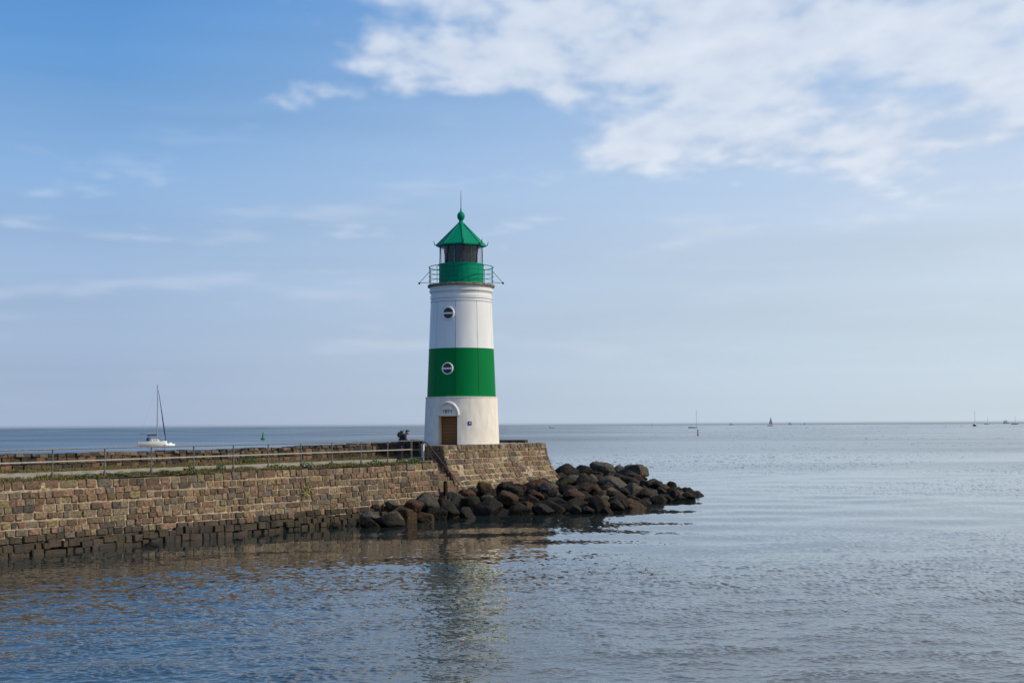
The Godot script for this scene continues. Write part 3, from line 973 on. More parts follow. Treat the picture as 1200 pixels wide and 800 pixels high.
func boulders() -> void:
	# the bed of small rubble under the boulders
	var st := begin()
	st.set_smooth_group(1)
	var nz := FastNoiseLite.new()
	nz.seed = 81
	nz.frequency = 0.9
	var x0 := -9.0
	var z0 := -101.0
	var cell := 0.5
	var hs := {}
	for i in 50:
		for j in 78:
			var q := Vector2(x0 + i * cell, z0 + j * cell)
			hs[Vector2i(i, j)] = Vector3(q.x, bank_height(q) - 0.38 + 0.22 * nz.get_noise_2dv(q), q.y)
	for i in 49:
		for j in 77:
			quad(st, hs[Vector2i(i, j)], hs[Vector2i(i, j + 1)], hs[Vector2i(i + 1, j + 1)], hs[Vector2i(i + 1, j)])
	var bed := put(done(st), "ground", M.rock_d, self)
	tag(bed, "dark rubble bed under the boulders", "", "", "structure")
	var rock_table := [
		[6.29, 0.95, -96.00, 1.75, 1.20, "g", "tall blocky boulder standing highest at the right of the stone platform"],
		[8.53, 0.96, -97.00, 2.04, 1.09, "g", "large tilted slab of rock lying over a crack on the heap's top"],
		[8.39, 0.43, -95.50, 1.87, 1.08, "d", "flat dark slab wedged under the large tilted slab"],
		[3.65, 0.71, -95.00, 1.40, 1.19, "d", "dark rounded boulder close behind the platform's right corner"],
		[4.89, 0.68, -95.50, 1.47, 1.08, "d", "dark low boulder between the corner boulder and the tall blocky one"],
		[7.52, 0.69, -98.00, 0.82, 1.10, "g", "small grey boulder peeping out between the blocky boulder and the tilted slab"],
		[2.79, 0.12, -86.00, 1.20, 1.53, "o", "olive brown round boulder leaning on the platform's right corner"],
		[3.94, 0.22, -86.00, 1.51, 1.21, "g", "smooth grey rounded boulder right of the olive brown one"],
		[5.23, 0.22, -87.00, 1.28, 1.22, "g", "smooth grey boulder beside the long grey boulder"],
		[6.30, 0.21, -86.00, 1.87, 1.16, "g", "long grey boulder lying level in the middle of the heap"],
		[7.85, 0.22, -90.00, 1.13, 1.03, "v", "bluish grey flat stone right of the long grey boulder"],
		[5.77, -0.20, -82.00, 1.26, 1.11, "t", "tan wedge shaped boulder sloping down to the right"],
		[4.03, 0.01, -82.00, 1.38, 0.81, "r", "low reddish boulder below the smooth grey ones"],
		[7.44, -0.07, -86.00, 0.72, 1.10, "r", "small reddish brown boulder right of the long grey boulder's end"],
		[8.39, -0.18, -87.00, 0.97, 1.00, "b", "rusty brown boulder near the heap's right tip"],
		[9.77, -0.12, -91.00, 1.47, 0.81, "b", "flat brown boulder beyond the rusty one"],
		[10.60, -0.29, -92.00, 0.77, 1.05, "d", "dark upright boulder on the way to the heap's tip"],
		[10.57, -0.49, -88.50, 1.12, 0.91, "g", "grey round boulder at the waterline near the tip"],
		[11.35, -0.58, -91.00, 1.08, 1.04, "d", "dark round boulder second from the tip"],
		[12.24, -0.55, -91.50, 0.90, 0.76, "d", "black boulder farthest out at the tip"],
		[6.73, -0.42, -79.00, 1.55, 0.93, "b", "brown sloping boulder at the water in front of the tan wedge"],
		[4.66, -0.53, -75.00, 1.16, 1.27, "d", "dark boulder at the water's edge below the reddish one"],
		[3.36, -0.56, -75.50, 1.85, 1.28, "d", "large black wet boulder at the water's edge"],
		[1.95, -0.58, -74.50, 1.36, 1.17, "d", "black wet boulder left of the large one at the water"],
		[9.45, -0.51, -87.00, 1.28, 0.90, "d", "dark low boulder at the waterline below the brown flat one"],
		[7.87, -0.58, -83.00, 0.99, 0.92, "d", "dark wet boulder below the rusty brown one"],
		[1.23, 0.14, -80.00, 1.62, 1.29, "d", "dark boulder with pale cracks at the platform's foot"],
		[-0.27, 0.49, -82.00, 1.21, 1.11, "y", "boulder with ochre lichen at the foot of the platform"],
		[0.58, 0.65, -84.00, 1.18, 0.87, "y", "mossy ochre boulder against the platform's foot"],
		[-0.53, 0.25, -79.00, 1.33, 1.18, "d", "black boulder left of the ochre lichen one"],
		[-2.37, 0.48, -79.50, 0.78, 1.04, "d", "dark upright boulder right of the stair handrail"],
		[-1.66, 0.31, -79.00, 1.22, 1.13, "o", "broad olive grey boulder right of the stair foot"],
		[-0.56, -0.29, -76.00, 0.74, 1.33, "g", "pale topped boulder standing upright at the water's edge"],
		[0.61, 0.19, -81.00, 1.47, 0.95, "t", "tan grey smooth boulder below the mossy one"],
		[-4.59, 0.22, -71.00, 1.29, 1.04, "v", "dark greenish boulder at the wall's end with a wet sheen"],
		[-3.22, 0.12, -74.00, 0.93, 0.98, "v", "greenish grey boulder at the foot of the stairs"],
		[-2.30, -0.15, -74.00, 1.14, 1.17, "d", "dark boulder below the stair handrail's end"],
		[-5.33, -0.14, -67.50, 1.13, 1.00, "b", "brown boulder under the wall's dark footing"],
		[-3.85, -0.29, -69.50, 1.17, 1.02, "d", "dark brown sloping boulder left of the stair foot"],
		[-5.90, -0.32, -65.50, 1.10, 0.82, "d", "wet black boulder at the left end of the heap"],
		[2.35, -0.12, -81.00, 1.42, 1.00, "g", "grey mottled boulder in front of the olive brown one"],
		[-1.32, -0.37, -73.00, 1.23, 1.15, "d", "low black boulder at the waterline below the stairs"],
	]
	var placed := []
	var k := 0
	for e in rock_table:
		var w: float = e[3]
		var h: float = e[4]
		boulder(Vector3(e[0], e[1] + h * 0.5, e[2]), w * 1.15, h * 1.12, clampf(w, 0.7, 1.6), e[5], e[6], "boulders heaped round the platform", k)
		placed.append([Vector2(e[0], e[2]), w])
		k += 1
	var looks := {"d": "black", "m": "dark brown", "g": "grey", "b": "rusty brown", "o": "olive", "r": "reddish"}
	var places := {"front": "between the platform's foot and the water", "left": "by the harbour wall left of the steps", "right": "in the heap right of the platform", "tip": "near the heap's tip"}
	var step := 0.92
	var gx := -7.0
	while gx < 13.0:
		var gz := -99.0
		while gz < -64.0:
			var q := Vector2(gx + rng.randf_range(-0.3, 0.3), gz + rng.randf_range(-0.3, 0.3))
			gz += step
			var tone: String = ["d", "m", "m", "g", "g", "b", "o", "d", "m", "r"][rng.randi() % 10]
			var w := rng.randf_range(0.55, 1.3)
			if not Geometry2D.is_point_in_polygon(q, bank) or in_platform(q, 0.15): continue
			var clash := false
			for p in placed:
				if q.distance_to(p[0]) < (w + p[1]) * 0.42: clash = true
			if clash: continue
			var y := bank_height(q)
			if y < 0.25 and tone in ["g", "r", "o"]: tone = "d"
			var h := w * rng.randf_range(0.6, 0.85)
			var zone := "left" if q.x < -3.6 else ("front" if q.x < 3.0 and q.y > -86.0 else ("tip" if q.x > 8.0 else "right"))
			var band := "at the waterline" if y < 0.3 else ("high up" if y > 0.9 else "halfway")
			if q.y < -93.0 and q.x < 2.5: continue
			boulder(Vector3(q.x, y + h * 0.12, q.y), w, h, w * rng.randf_range(0.8, 1.1), tone, "%s boulder %s %s" % [looks[tone], band, places[zone]], "boulders heaped round the platform", k)
			placed.append([q, w])
			k += 1
		gx += step
	print("boulders ", k)
	var turn := Basis(Vector3.UP, PIER_TURN)
	# awash in front of the wall
	for e in [[6.1, 1.55, 0.95, 0.28, "black rock awash alone in front of the wall at the picture's left"], [17.6, 1.3, 0.8, 0.24, "leftmost of the small black rocks awash along the wall"], [18.7, 1.25, 0.55, 0.16, "second small black rock awash along the wall"],
			[19.9, 1.2, 0.9, 0.3, "largest of the black rocks awash in the middle of the wall"], [21.7, 0.9, 0.8, 0.24, "flat black rock awash close to the wall's footing"], [22.6, 1.0, 0.5, 0.14, "small black rock awash nearest to the boulder heap"]]:
		var o := put(rock_meshes[k % 12], "awash_rock", M.rock_d, self, Transform3D(turn * Basis.from_scale(Vector3(e[2], e[3] * 1.6, e[2] * 0.7) * 0.6), PIER_AT + turn * Vector3(e[0], -0.02, e[1])))
		tag(o, e[4], "rock", "rocks awash along the wall")
		k += 1

# ---------------------------------------------------------------- lighthouse
func arc_panel(r0: float, y0: float, r1: float, y1: float, a0: float, a1: float, seg := 10, thick := 0.03) -> ArrayMesh:
	var st := begin()
	lathe(st, [Vector2(r0, y0), Vector2(r1, y1)], seg, a0, a1)
	st.set_smooth_group(-1)
	quad(st, polar(r0 - thick, a0, y0), polar(r0, a0, y0), polar(r1, a0, y1), polar(r1 - thick, a0, y1))
	quad(st, polar(r0, a1, y0), polar(r0 - thick, a1, y0), polar(r1 - thick, a1, y1), polar(r1, a1, y1))
	for k in seg:
		var u := lerpf(a0, a1, float(k) / seg)
		var v := lerpf(a0, a1, float(k + 1) / seg)
		quad(st, polar(r1, u, y1), polar(r1, v, y1), polar(r1 - thick, v, y1), polar(r1 - thick, u, y1))
		quad(st, polar(r0, v, y0), polar(r0, u, y0), polar(r0 - thick, u, y0), polar(r0 - thick, v, y0))
	return done(st)

func porthole(parent: Node3D, a: float, y: float, r_wall: float, r: float) -> void:
	var n := Vector3(sin(a), 0, cos(a))
	var x := Vector3(cos(a), 0, -sin(a))
	var t := Transform3D(Basis(x, Vector3.UP, n), n * r_wall + Vector3(0, y, 0))
	var st := begin()
	# the frame is turned about its own axis: profile in (radius, out)
	var prof := [Vector2(r, -0.12), Vector2(r, 0.045), Vector2(r * 0.96, 0.06), Vector2(r * 0.86, 0.06), Vector2(r * 0.82, 0.045), Vector2(r * 0.82, -0.10)]
	for i in prof.size() - 1:
		st.set_smooth_group(i + 1)
		for k in 32:
			var u := TAU * k / 32.0
			var v := TAU * ((k + 1) % 32) / 32.0
			quad(st, Vector3(cos(u) * prof[i].x, sin(u) * prof[i].x, prof[i].y), Vector3(cos(v) * prof[i].x, sin(v) * prof[i].x, prof[i].y), Vector3(cos(v) * prof[i + 1].x, sin(v) * prof[i + 1].x, prof[i + 1].y), Vector3(cos(u) * prof[i + 1].x, sin(u) * prof[i + 1].x, prof[i + 1].y))
	var f := put(done(st), "porthole", M.white_paint, parent, t)
	st = begin()
	for k in range(1, 31):
		tri(st, Vector3(r * 0.83, 0, 0.022), Vector3(cos(TAU * k / 32.0), sin(TAU * k / 32.0), 0) * r * 0.83 + Vector3(0, 0, 0.022), Vector3(cos(TAU * (k + 1) / 32.0), sin(TAU * (k + 1) / 32.0), 0) * r * 0.83 + Vector3(0, 0, 0.022))
	put(done(st), "pane", M.dark_glass, f)
	st = begin()
	box(st, Vector3(-r * 0.84, -0.055, 0.028), Vector3(r * 0.84, 0.055, 0.052), 0.008)
	put(done(st), "glazing_bar", M.white_paint, f)

func lighthouse() -> void:
	var o := thing("lighthouse", TOWER_AT, FACE, "round white lighthouse with a broad green band and green lantern on the stone platform", "lighthouse")
	var deg := PI / 180.0
	# plastered base with the door opening
	var d0 := -38.0 * deg
	var d1 := -6.5 * deg
	var dm := (d0 + d1) / 2.0
	var dn := Vector3(sin(dm), 0, cos(dm))
	var door_h := 1.66
	var angs := []
	var a := d1
	while a < d0 + TAU - 0.01:
		angs.append(a)
		a += 5.0 * deg
	angs.append(d0 + TAU)
	for k in range(1, 7): angs.append(lerpf(d0, d1, k / 6.0) + TAU)
	var rad_at := func(y: float) -> float: return lerpf(2.26, 2.155, y / 2.74)
	var st := begin()
	for k in angs.size() - 1:
		var in_door: bool = angs[k] > d0 + TAU - 0.001
		for lv in [[0.0, door_h], [door_h, 2.74]]:
			if in_door and lv[0] == 0.0: continue
			st.set_smooth_group(1)
			quad(st, polar(rad_at.call(lv[0]), angs[k], lv[0]), polar(rad_at.call(lv[0]), angs[k + 1], lv[0]), polar(rad_at.call(lv[1]), angs[k + 1], lv[1]), polar(rad_at.call(lv[1]), angs[k], lv[1]))
	lathe(st, [Vector2(2.155, 2.74), Vector2(2.175, 2.755), Vector2(2.175, 2.80), Vector2(2.0, 2.82)], 72)
	# reveal of the doorway
	var depth := 0.62
	var c0 := polar(2.26, d0, 0); var c1 := polar(2.26, d1, 0)
	var e0 := c0 - dn * depth; var e1 := c1 - dn * depth
	var t0 := polar(rad_at.call(door_h), d0, door_h); var t1 := polar(rad_at.call(door_h), d1, door_h)
	var u := Vector3(0, door_h, 0)
	st.set_smooth_group(-1)
	quad(st, c0, e0, e0 + u, t0)
	quad(st, e1, c1, t1, e1 + u)
	for k in 6:
		var q0 := polar(rad_at.call(door_h), lerpf(d0, d1, k / 6.0), door_h)
		var q1 := polar(rad_at.call(door_h), lerpf(d0, d1, (k + 1) / 6.0), door_h)
		quad(st, (e0 + u).lerp(e1 + u, k / 6.0), (e0 + u).lerp(e1 + u, (k + 1) / 6.0), q1, q0)
	put(done(st), "plastered_base", M.plaster, o)
	st = begin()
	quad(st, c0 + Vector3(0, 0.01, 0), c1 + Vector3(0, 0.01, 0), e1 + Vector3(0, 0.01, 0), e0 + Vector3(0, 0.01, 0))
	put(done(st), "door_sill", M.ledge, o)
	# door of level boards
	var dx := (e1 - e0).normalized()
	var dw := (e1 - e0).length()
	var door := Node3D.new()
	door.name = "door"
	o.add_child(door, true)
	door.transform = Transform3D(Basis(dx, Vector3.UP, dn), e0.lerp(e1, 0.5))
	tag(door, "brown wooden door of level boards")
	var fr := begin()
	box(fr, Vector3(-dw / 2, 0, 0.0), Vector3(-dw / 2 + 0.06, door_h, 0.09), 0.008)
	box(fr, Vector3(dw / 2 - 0.06, 0, 0.0), Vector3(dw / 2, door_h, 0.09), 0.008)
	box(fr, Vector3(-dw / 2 + 0.06, door_h - 0.07, 0.0), Vector3(dw / 2 - 0.06, door_h, 0.09), 0.008)
	put(done(fr), "frame", M.wood, door)
	put(box_mesh(Vector3(dw - 0.13, door_h - 0.09, 0.02), 0.0), "backing", M.interior, door, Transform3D(Basis(), Vector3(0, door_h / 2 - 0.03, 0.012)))
	for k in 8:
		var bh := (door_h - 0.10) / 8.0
		put(box_mesh(Vector3(dw - 0.14, bh - 0.014, 0.03), 0.006), "plank", M.wood, door, Transform3D(Basis(), Vector3(0, 0.02 + bh * (k + 0.5), 0.044 + 0.002 * (k % 3))))
	put(box_mesh(Vector3(0.03, 0.18, 0.03), 0.008), "handle", M.iron, door, Transform3D(Basis(), Vector3(dw * 0.36, 0.85, 0.085)))
	# hood mould and tympanum above the door
	st = begin()
	var pts := []
	var rr := []
	for k in 15:
		var f := PI * k / 14.0
		var ha := dm - cos(f) * 0.30
		var hy := 1.72 + sin(f) * 0.74
		pts.append(polar(rad_at.call(hy) + 0.02, ha, hy))
		rr.append(0.085)
	tube(st, pts, rr, 8)
	put(done(st), "hood_mould", M.plaster, o)
	st = begin()
	for k in 8:
		var ha := lerpf(dm - 0.27, dm + 0.27, k / 8.0)
		var hb := lerpf(dm - 0.27, dm + 0.27, (k + 1) / 8.0)
		quad(st, polar(2.225, ha, 1.67), polar(2.225, hb, 1.67), polar(2.22, hb, 1.76), polar(2.22, ha, 1.76))
		quad(st, polar(2.22, ha, 1.76), polar(2.22, hb, 1.76), polar(2.17, hb, 1.765), polar(2.17, ha, 1.765))
	put(done(st), "lintel_band", M.plaster, o)
	for k in 4:
		var tm := TextMesh.new()
		tm.text = "1871"[k]
		tm.font_size = 26
		tm.pixel_size = 0.0105
		tm.depth = 0.02
		var ha := dm + (k - 1.5) * 0.075
		var nn := Vector3(sin(ha), 0, cos(ha))
		put(tm, "numeral", M.letters, o, Transform3D(Basis(Vector3(cos(ha), 0, -sin(ha)), Vector3.UP, nn), nn * 2.205 + Vector3(0, 1.96, 0)))
	# small blue plaque
	var pa := 12.5 * deg
	var pn := Vector3(sin(pa), 0, cos(pa))
	var pt := Transform3D(Basis(Vector3(cos(pa), 0, -sin(pa)), Vector3.UP, pn), pn * 2.225 + Vector3(0, 1.24, 0))
	var pl := put(box_mesh(Vector3(0.22, 0.22, 0.03), 0.006), "plaque", M.sign_blue, o, pt)
	put(box_mesh(Vector3(0.07, 0.07, 0.012), 0.003), "white_emblem", M.sign_white, pl, Transform3D(Basis(), Vector3(0, 0.01, 0.022)))
	# sheet clad shaft
	st = begin()
	lathe(st, [Vector2(2.03, 2.78), Vector2(1.915, 5.67), Vector2(1.815, 8.48)], 72)
	put(done(st), "shaft_core", M.seam, o)
	for k in 9:
		var pa0 := (-8.0 - 2.06 + 40.0 * k) * deg + 0.006
		var pa1 := pa0 + 40.0 * deg - 0.012
		put(arc_panel(2.066, 2.825, 1.955, 5.655, pa0, pa1), "green_panel", M.green_paint, o)
		put(arc_panel(1.951, 5.672, 1.845, 8.46, pa0, pa1), "white_panel", M.white_paint, o)
	st = begin()
	ring_tube(st, 1.95, 5.663, 0.022, 72)
	put(done(st), "band_rim", M.green_paint, o)
	porthole(o, -24.0 * deg, 4.463, 2.005, 0.36)
	porthole(o, -24.0 * deg, 7.737, 1.875, 0.385)
	# cornice and gallery slab
	st = begin()
	lathe(st, [Vector2(1.83, 8.47), Vector2(1.86, 8.50), Vector2(1.86, 8.58), Vector2(1.80, 8.60), Vector2(1.80, 8.66), Vector2(1.86, 8.68), Vector2(1.87, 8.86), Vector2(1.82, 8.90), Vector2(1.84, 9.02), Vector2(1.92, 9.12), Vector2(1.93, 9.24), Vector2(1.88, 9.28), Vector2(1.90, 9.40)], 72)
	put(done(st), "cornice", M.white_paint, o)
	st = begin()
	lathe(st, [Vector2(1.3, 9.39), Vector2(1.98, 9.40), Vector2(2.02, 9.42), Vector2(2.03, 9.53), Vector2(2.00, 9.56), Vector2(1.2, 9.57)], 72)
	put(done(st), "gallery_slab", M.ledge, o)
	# gallery railing
	var gr := Node3D.new()
	gr.name = "gallery_railing"
	o.add_child(gr, true)
	for k in 12:
		var ga := TAU * (k + 0.42) / 12.0
		put(bar(polar(1.945, ga, 9.55), polar(1.945, ga, 10.64), 0.022, 6), "post", M.lantern_green, gr)
	for e in [[10.64, 0.024], [10.36, 0.015], [10.08, 0.015], [9.80, 0.015]]:
		st = begin()
		ring_tube(st, 1.945, e[0], e[1], 60)
		put(done(st), "rail", M.lantern_green, gr)
	# outriggers with small lamps at both sides
	for sd in [-1.0, 1.0]:
		var og := Node3D.new()
		og.name = "outrigger"
		o.add_child(og, true)
		st = begin()
		var tip := Vector3(sd * 2.53, 9.68, 0.1)
		tube(st, [Vector3(sd * 1.94, 10.35, 0.08), tip], [0.018, 0.018], 6)
		tube(st, [Vector3(sd * 1.94, 9.72, 0.08), tip], [0.018, 0.018], 6)
		put(done(st), "stay", M.lantern_green, og)
		st = begin()
		lathe(st, [Vector2(0.0, -0.08), Vector2(0.05, -0.06), Vector2(0.06, 0.03), Vector2(0.03, 0.06), Vector2(0.0, 0.07)], 10)
		put(done(st), "lamp_head", M.iron, og, Transform3D(Basis(), tip))
	# lantern drum of green plates
	for k in 8:
		var l0 := (7.0 - 2.06 + 45.0 * k) * deg + 0.006
		put(arc_panel(1.345, 9.57, 1.335, 10.76, l0, l0 + 45.0 * deg - 0.012, 6), "drum_plate", M.lantern_green, o)
	st = begin()
	lathe(st, [Vector2(1.31, 9.57), Vector2(1.30, 10.74), Vector2(0.0, 10.74)], 48)
	put(done(st), "drum_core", M.seam, o)
	st = begin()
	lathe(st, [Vector2(1.33, 10.74), Vector2(1.38, 10.75), Vector2(1.38, 10.82), Vector2(1.20, 10.84)], 48)
	put(done(st), "glazing_sill", M.lantern_green, o)
	# glazing: eight panes between raking bars, a near-black core standing in for the dark interior
	for k in 8:
		var l0 := (7.0 - 2.06 + 45.0 * k) * deg
		put(arc_panel(1.27, 10.84, 1.24, 11.92, l0 + 0.015, l0 + 45.0 * deg - 0.015, 5, 0.012), "pane", M.lantern_glass, o)
		put(bar(polar(1.30, l0 - 0.10, 10.82), polar(1.27, l0 + 0.10, 11.94), 0.025, 6), "glazing_bar", M.iron, o)
		put(bar(polar(1.36, l0 + 0.39, 10.80), polar(1.36, l0 + 0.39, 11.96), 0.016, 6), "outer_stay", M.lantern_green, o)
	st = begin()
	lathe(st, [Vector2(0.0, 10.75), Vector2(0.98, 10.76), Vector2(1.0, 11.1), Vector2(1.0, 11.6), Vector2(0.97, 11.95), Vector2(0.0, 11.96)], 40)
	put(done(st), "dark_interior", M.interior, o)
	# eight sided roof
	var rf := Node3D.new()
	rf.name = "roof"
	o.add_child(rf, true)
	for k in 8:
		var l0 := (7.0 - 2.06 + 45.0 * k) * deg
		var l1 := l0 + 45.0 * deg
		st = begin()
		quad(st, polar(1.50, l0, 11.98), polar(1.50, l1, 11.98), polar(0.20, l1, 13.28), polar(0.20, l0, 13.28))
		quad(st, polar(1.50, l0, 11.90), polar(1.50, l1, 11.90), polar(1.50, l1, 11.98), polar(1.50, l0, 11.98))
		quad(st, polar(1.1, l0, 11.93), polar(1.1, l1, 11.93), polar(1.50, l1, 11.90), polar(1.50, l0, 11.90))
		put(done(st), "roof_plate", M.lantern_green, rf)
		put(bar(polar(1.51, l0, 11.985), polar(0.20, l0, 13.295), 0.028, 6), "ridge_rib", M.lantern_green, rf)
		st = begin()
		tube(st, [polar(1.46, l0, 11.94), polar(1.60, l0, 12.0), polar(1.66, l0, 12.24)], [0.035, 0.032, 0.016], 6)
		put(done(st), "eave_hook", M.lantern_green, rf)
	st = begin()
	lathe(st, [Vector2(0.24, 13.24), Vector2(0.22, 13.34), Vector2(0.13, 13.40), Vector2(0.12, 13.50), Vector2(0.17, 13.56), Vector2(0.225, 13.68), Vector2(0.235, 13.78), Vector2(0.21, 13.90), Vector2(0.14, 14.0), Vector2(0.06, 14.05), Vector2(0.03, 14.25)], 24, 0.0, TAU, true)
	put(done(st), "finial_ball", M.lantern_green, o)
	st = begin()
	tube(st, [Vector3(0, 14.2, 0), Vector3(0, 14.8, 0), Vector3(0, 15.32, 0)], [0.026, 0.02, 0.009], 6)
	put(done(st), "lightning_rod", M.iron, o)

# ---------------------------------------------------------------- a figure from joints: tapered capsules joined smoothly, meshed as surface nets
func field(p: Vector3, bones: Array, blend: float) -> float:
	var d := 1e9
	for b in bones:
		var ab: Vector3 = b[1] - b[0]
		var t := clampf((p - b[0]).dot(ab) / maxf(ab.length_squared(), 1e-9), 0.0, 1.0)
		var e: float = (p - (b[0] + ab * t)).length() - lerpf(b[2], b[3], t)
		var h := clampf(0.5 + 0.5 * (d - e) / blend, 0.0, 1.0)
		d = lerpf(d, e, h) - blend * h * (1.0 - h) if d < 1e8 else e
	return d

func nets(st: SurfaceTool, bones: Array, cell: float, blend := 0.04) -> void:
	var lo := Vector3.ONE * 1e9
	var hi := -lo
	for b in bones:
		for k in 2:
			var r: Vector3 = Vector3.ONE * (b[2 + k] + cell * 2.0 + blend)
			lo = lo.min(b[k] - r)
			hi = hi.max(b[k] + r)
	var n := Vector3i(((hi - lo) / cell).ceil()) + Vector3i.ONE
	var val := PackedFloat32Array()
	val.resize(n.x * n.y * n.z)
	for x in n.x:
		for y in n.y:
			for z in n.z:
				val[(x * n.y + y) * n.z + z] = field(lo + Vector3(x, y, z) * cell, bones, blend)
	var spot := {}
	for x in n.x - 1:
		for y in n.y - 1:
			for z in n.z - 1:
				var sum := Vector3()
				var c := 0
				var i0 := (x * n.y + y) * n.z + z
				var first := val[i0] < 0.0
				var mixed := false
				for q in 8:
					if (val[i0 + (q & 1) * n.y * n.z + ((q >> 1) & 1) * n.z + (q >> 2)] < 0.0) != first: mixed = true
				if not mixed: continue
				for q in 8:
					for ax in 3:
						var bit := 1 << ax
						if q & bit: continue
						var q2 := q | bit
						var va := val[i0 + (q & 1) * n.y * n.z + ((q >> 1) & 1) * n.z + (q >> 2)]
						var vb := val[i0 + (q2 & 1) * n.y * n.z + ((q2 >> 1) & 1) * n.z + (q2 >> 2)]
						if (va < 0.0) == (vb < 0.0): continue
						var pa := Vector3(q & 1, (q >> 1) & 1, q >> 2)
						var pb := Vector3(q2 & 1, (q2 >> 1) & 1, q2 >> 2)
						sum += pa.lerp(pb, va / (va - vb))
						c += 1
				spot[i0] = lo + (Vector3(x, y, z) + sum / c) * cell
	st.set_smooth_group(1)
	var stride := [n.y * n.z, n.z, 1]
	for i0 in spot:
		var z: int = i0 % n.z
		var y: int = (i0 / n.z) % n.y
		var x: int = i0 / (n.y * n.z)
		var at := [x, y, z]
		for ax in 3:
			var u: int = stride[(ax + 1) % 3]
			var v: int = stride[(ax + 2) % 3]
			if at[(ax + 1) % 3] == 0 or at[(ax + 2) % 3] == 0: continue
			var inside := val[i0] < 0.0
			if inside == (val[i0 + stride[ax]] < 0.0): continue
			if not (spot.has(i0 - u) and spot.has(i0 - v) and spot.has(i0 - u - v)): continue
			if inside: quad(st, spot[i0 - u - v], spot[i0 - v], spot[i0], spot[i0 - u])
			else: quad(st, spot[i0 - u - v], spot[i0 - u], spot[i0], spot[i0 - v])

func hand_bones(wrist: Vector3, fwd: Vector3, side: Vector3) -> Array:
	var up := fwd.cross(side).normalized()
	var b := [[wrist, wrist + fwd * 0.05, 0.026, 0.03], [wrist + fwd * 0.04 + side * 0.02, wrist + fwd * 0.085 + side * 0.026, 0.02, 0.014], [wrist + fwd * 0.04 - side * 0.02, wrist + fwd * 0.085 - side * 0.026, 0.02, 0.014]]
	var lens := [0.062, 0.072, 0.066, 0.05]
	for k in 4:
		var root := wrist + fwd * 0.085 + side * (0.030 - 0.020 * k)
		var mid: Vector3 = root + (fwd * 0.86 - up * 0.5) * lens[k] * 0.55
		b.append([root, mid, 0.0095, 0.009])
		b.append([mid, mid + (fwd * 0.25 - up * 0.95) * lens[k] * 0.5, 0.009, 0.0078])
	var tr := wrist + fwd * 0.03 + side * 0.03
	b.append([tr, tr + (fwd * 0.6 + side * 0.7) * 0.045, 0.012, 0.0105])
	b.append([tr + (fwd * 0.6 + side * 0.7) * 0.045, tr + (fwd * 0.6 + side * 0.7) * 0.045 + (fwd * 0.9 - up * 0.4) * 0.032, 0.0105, 0.0085])
	return b

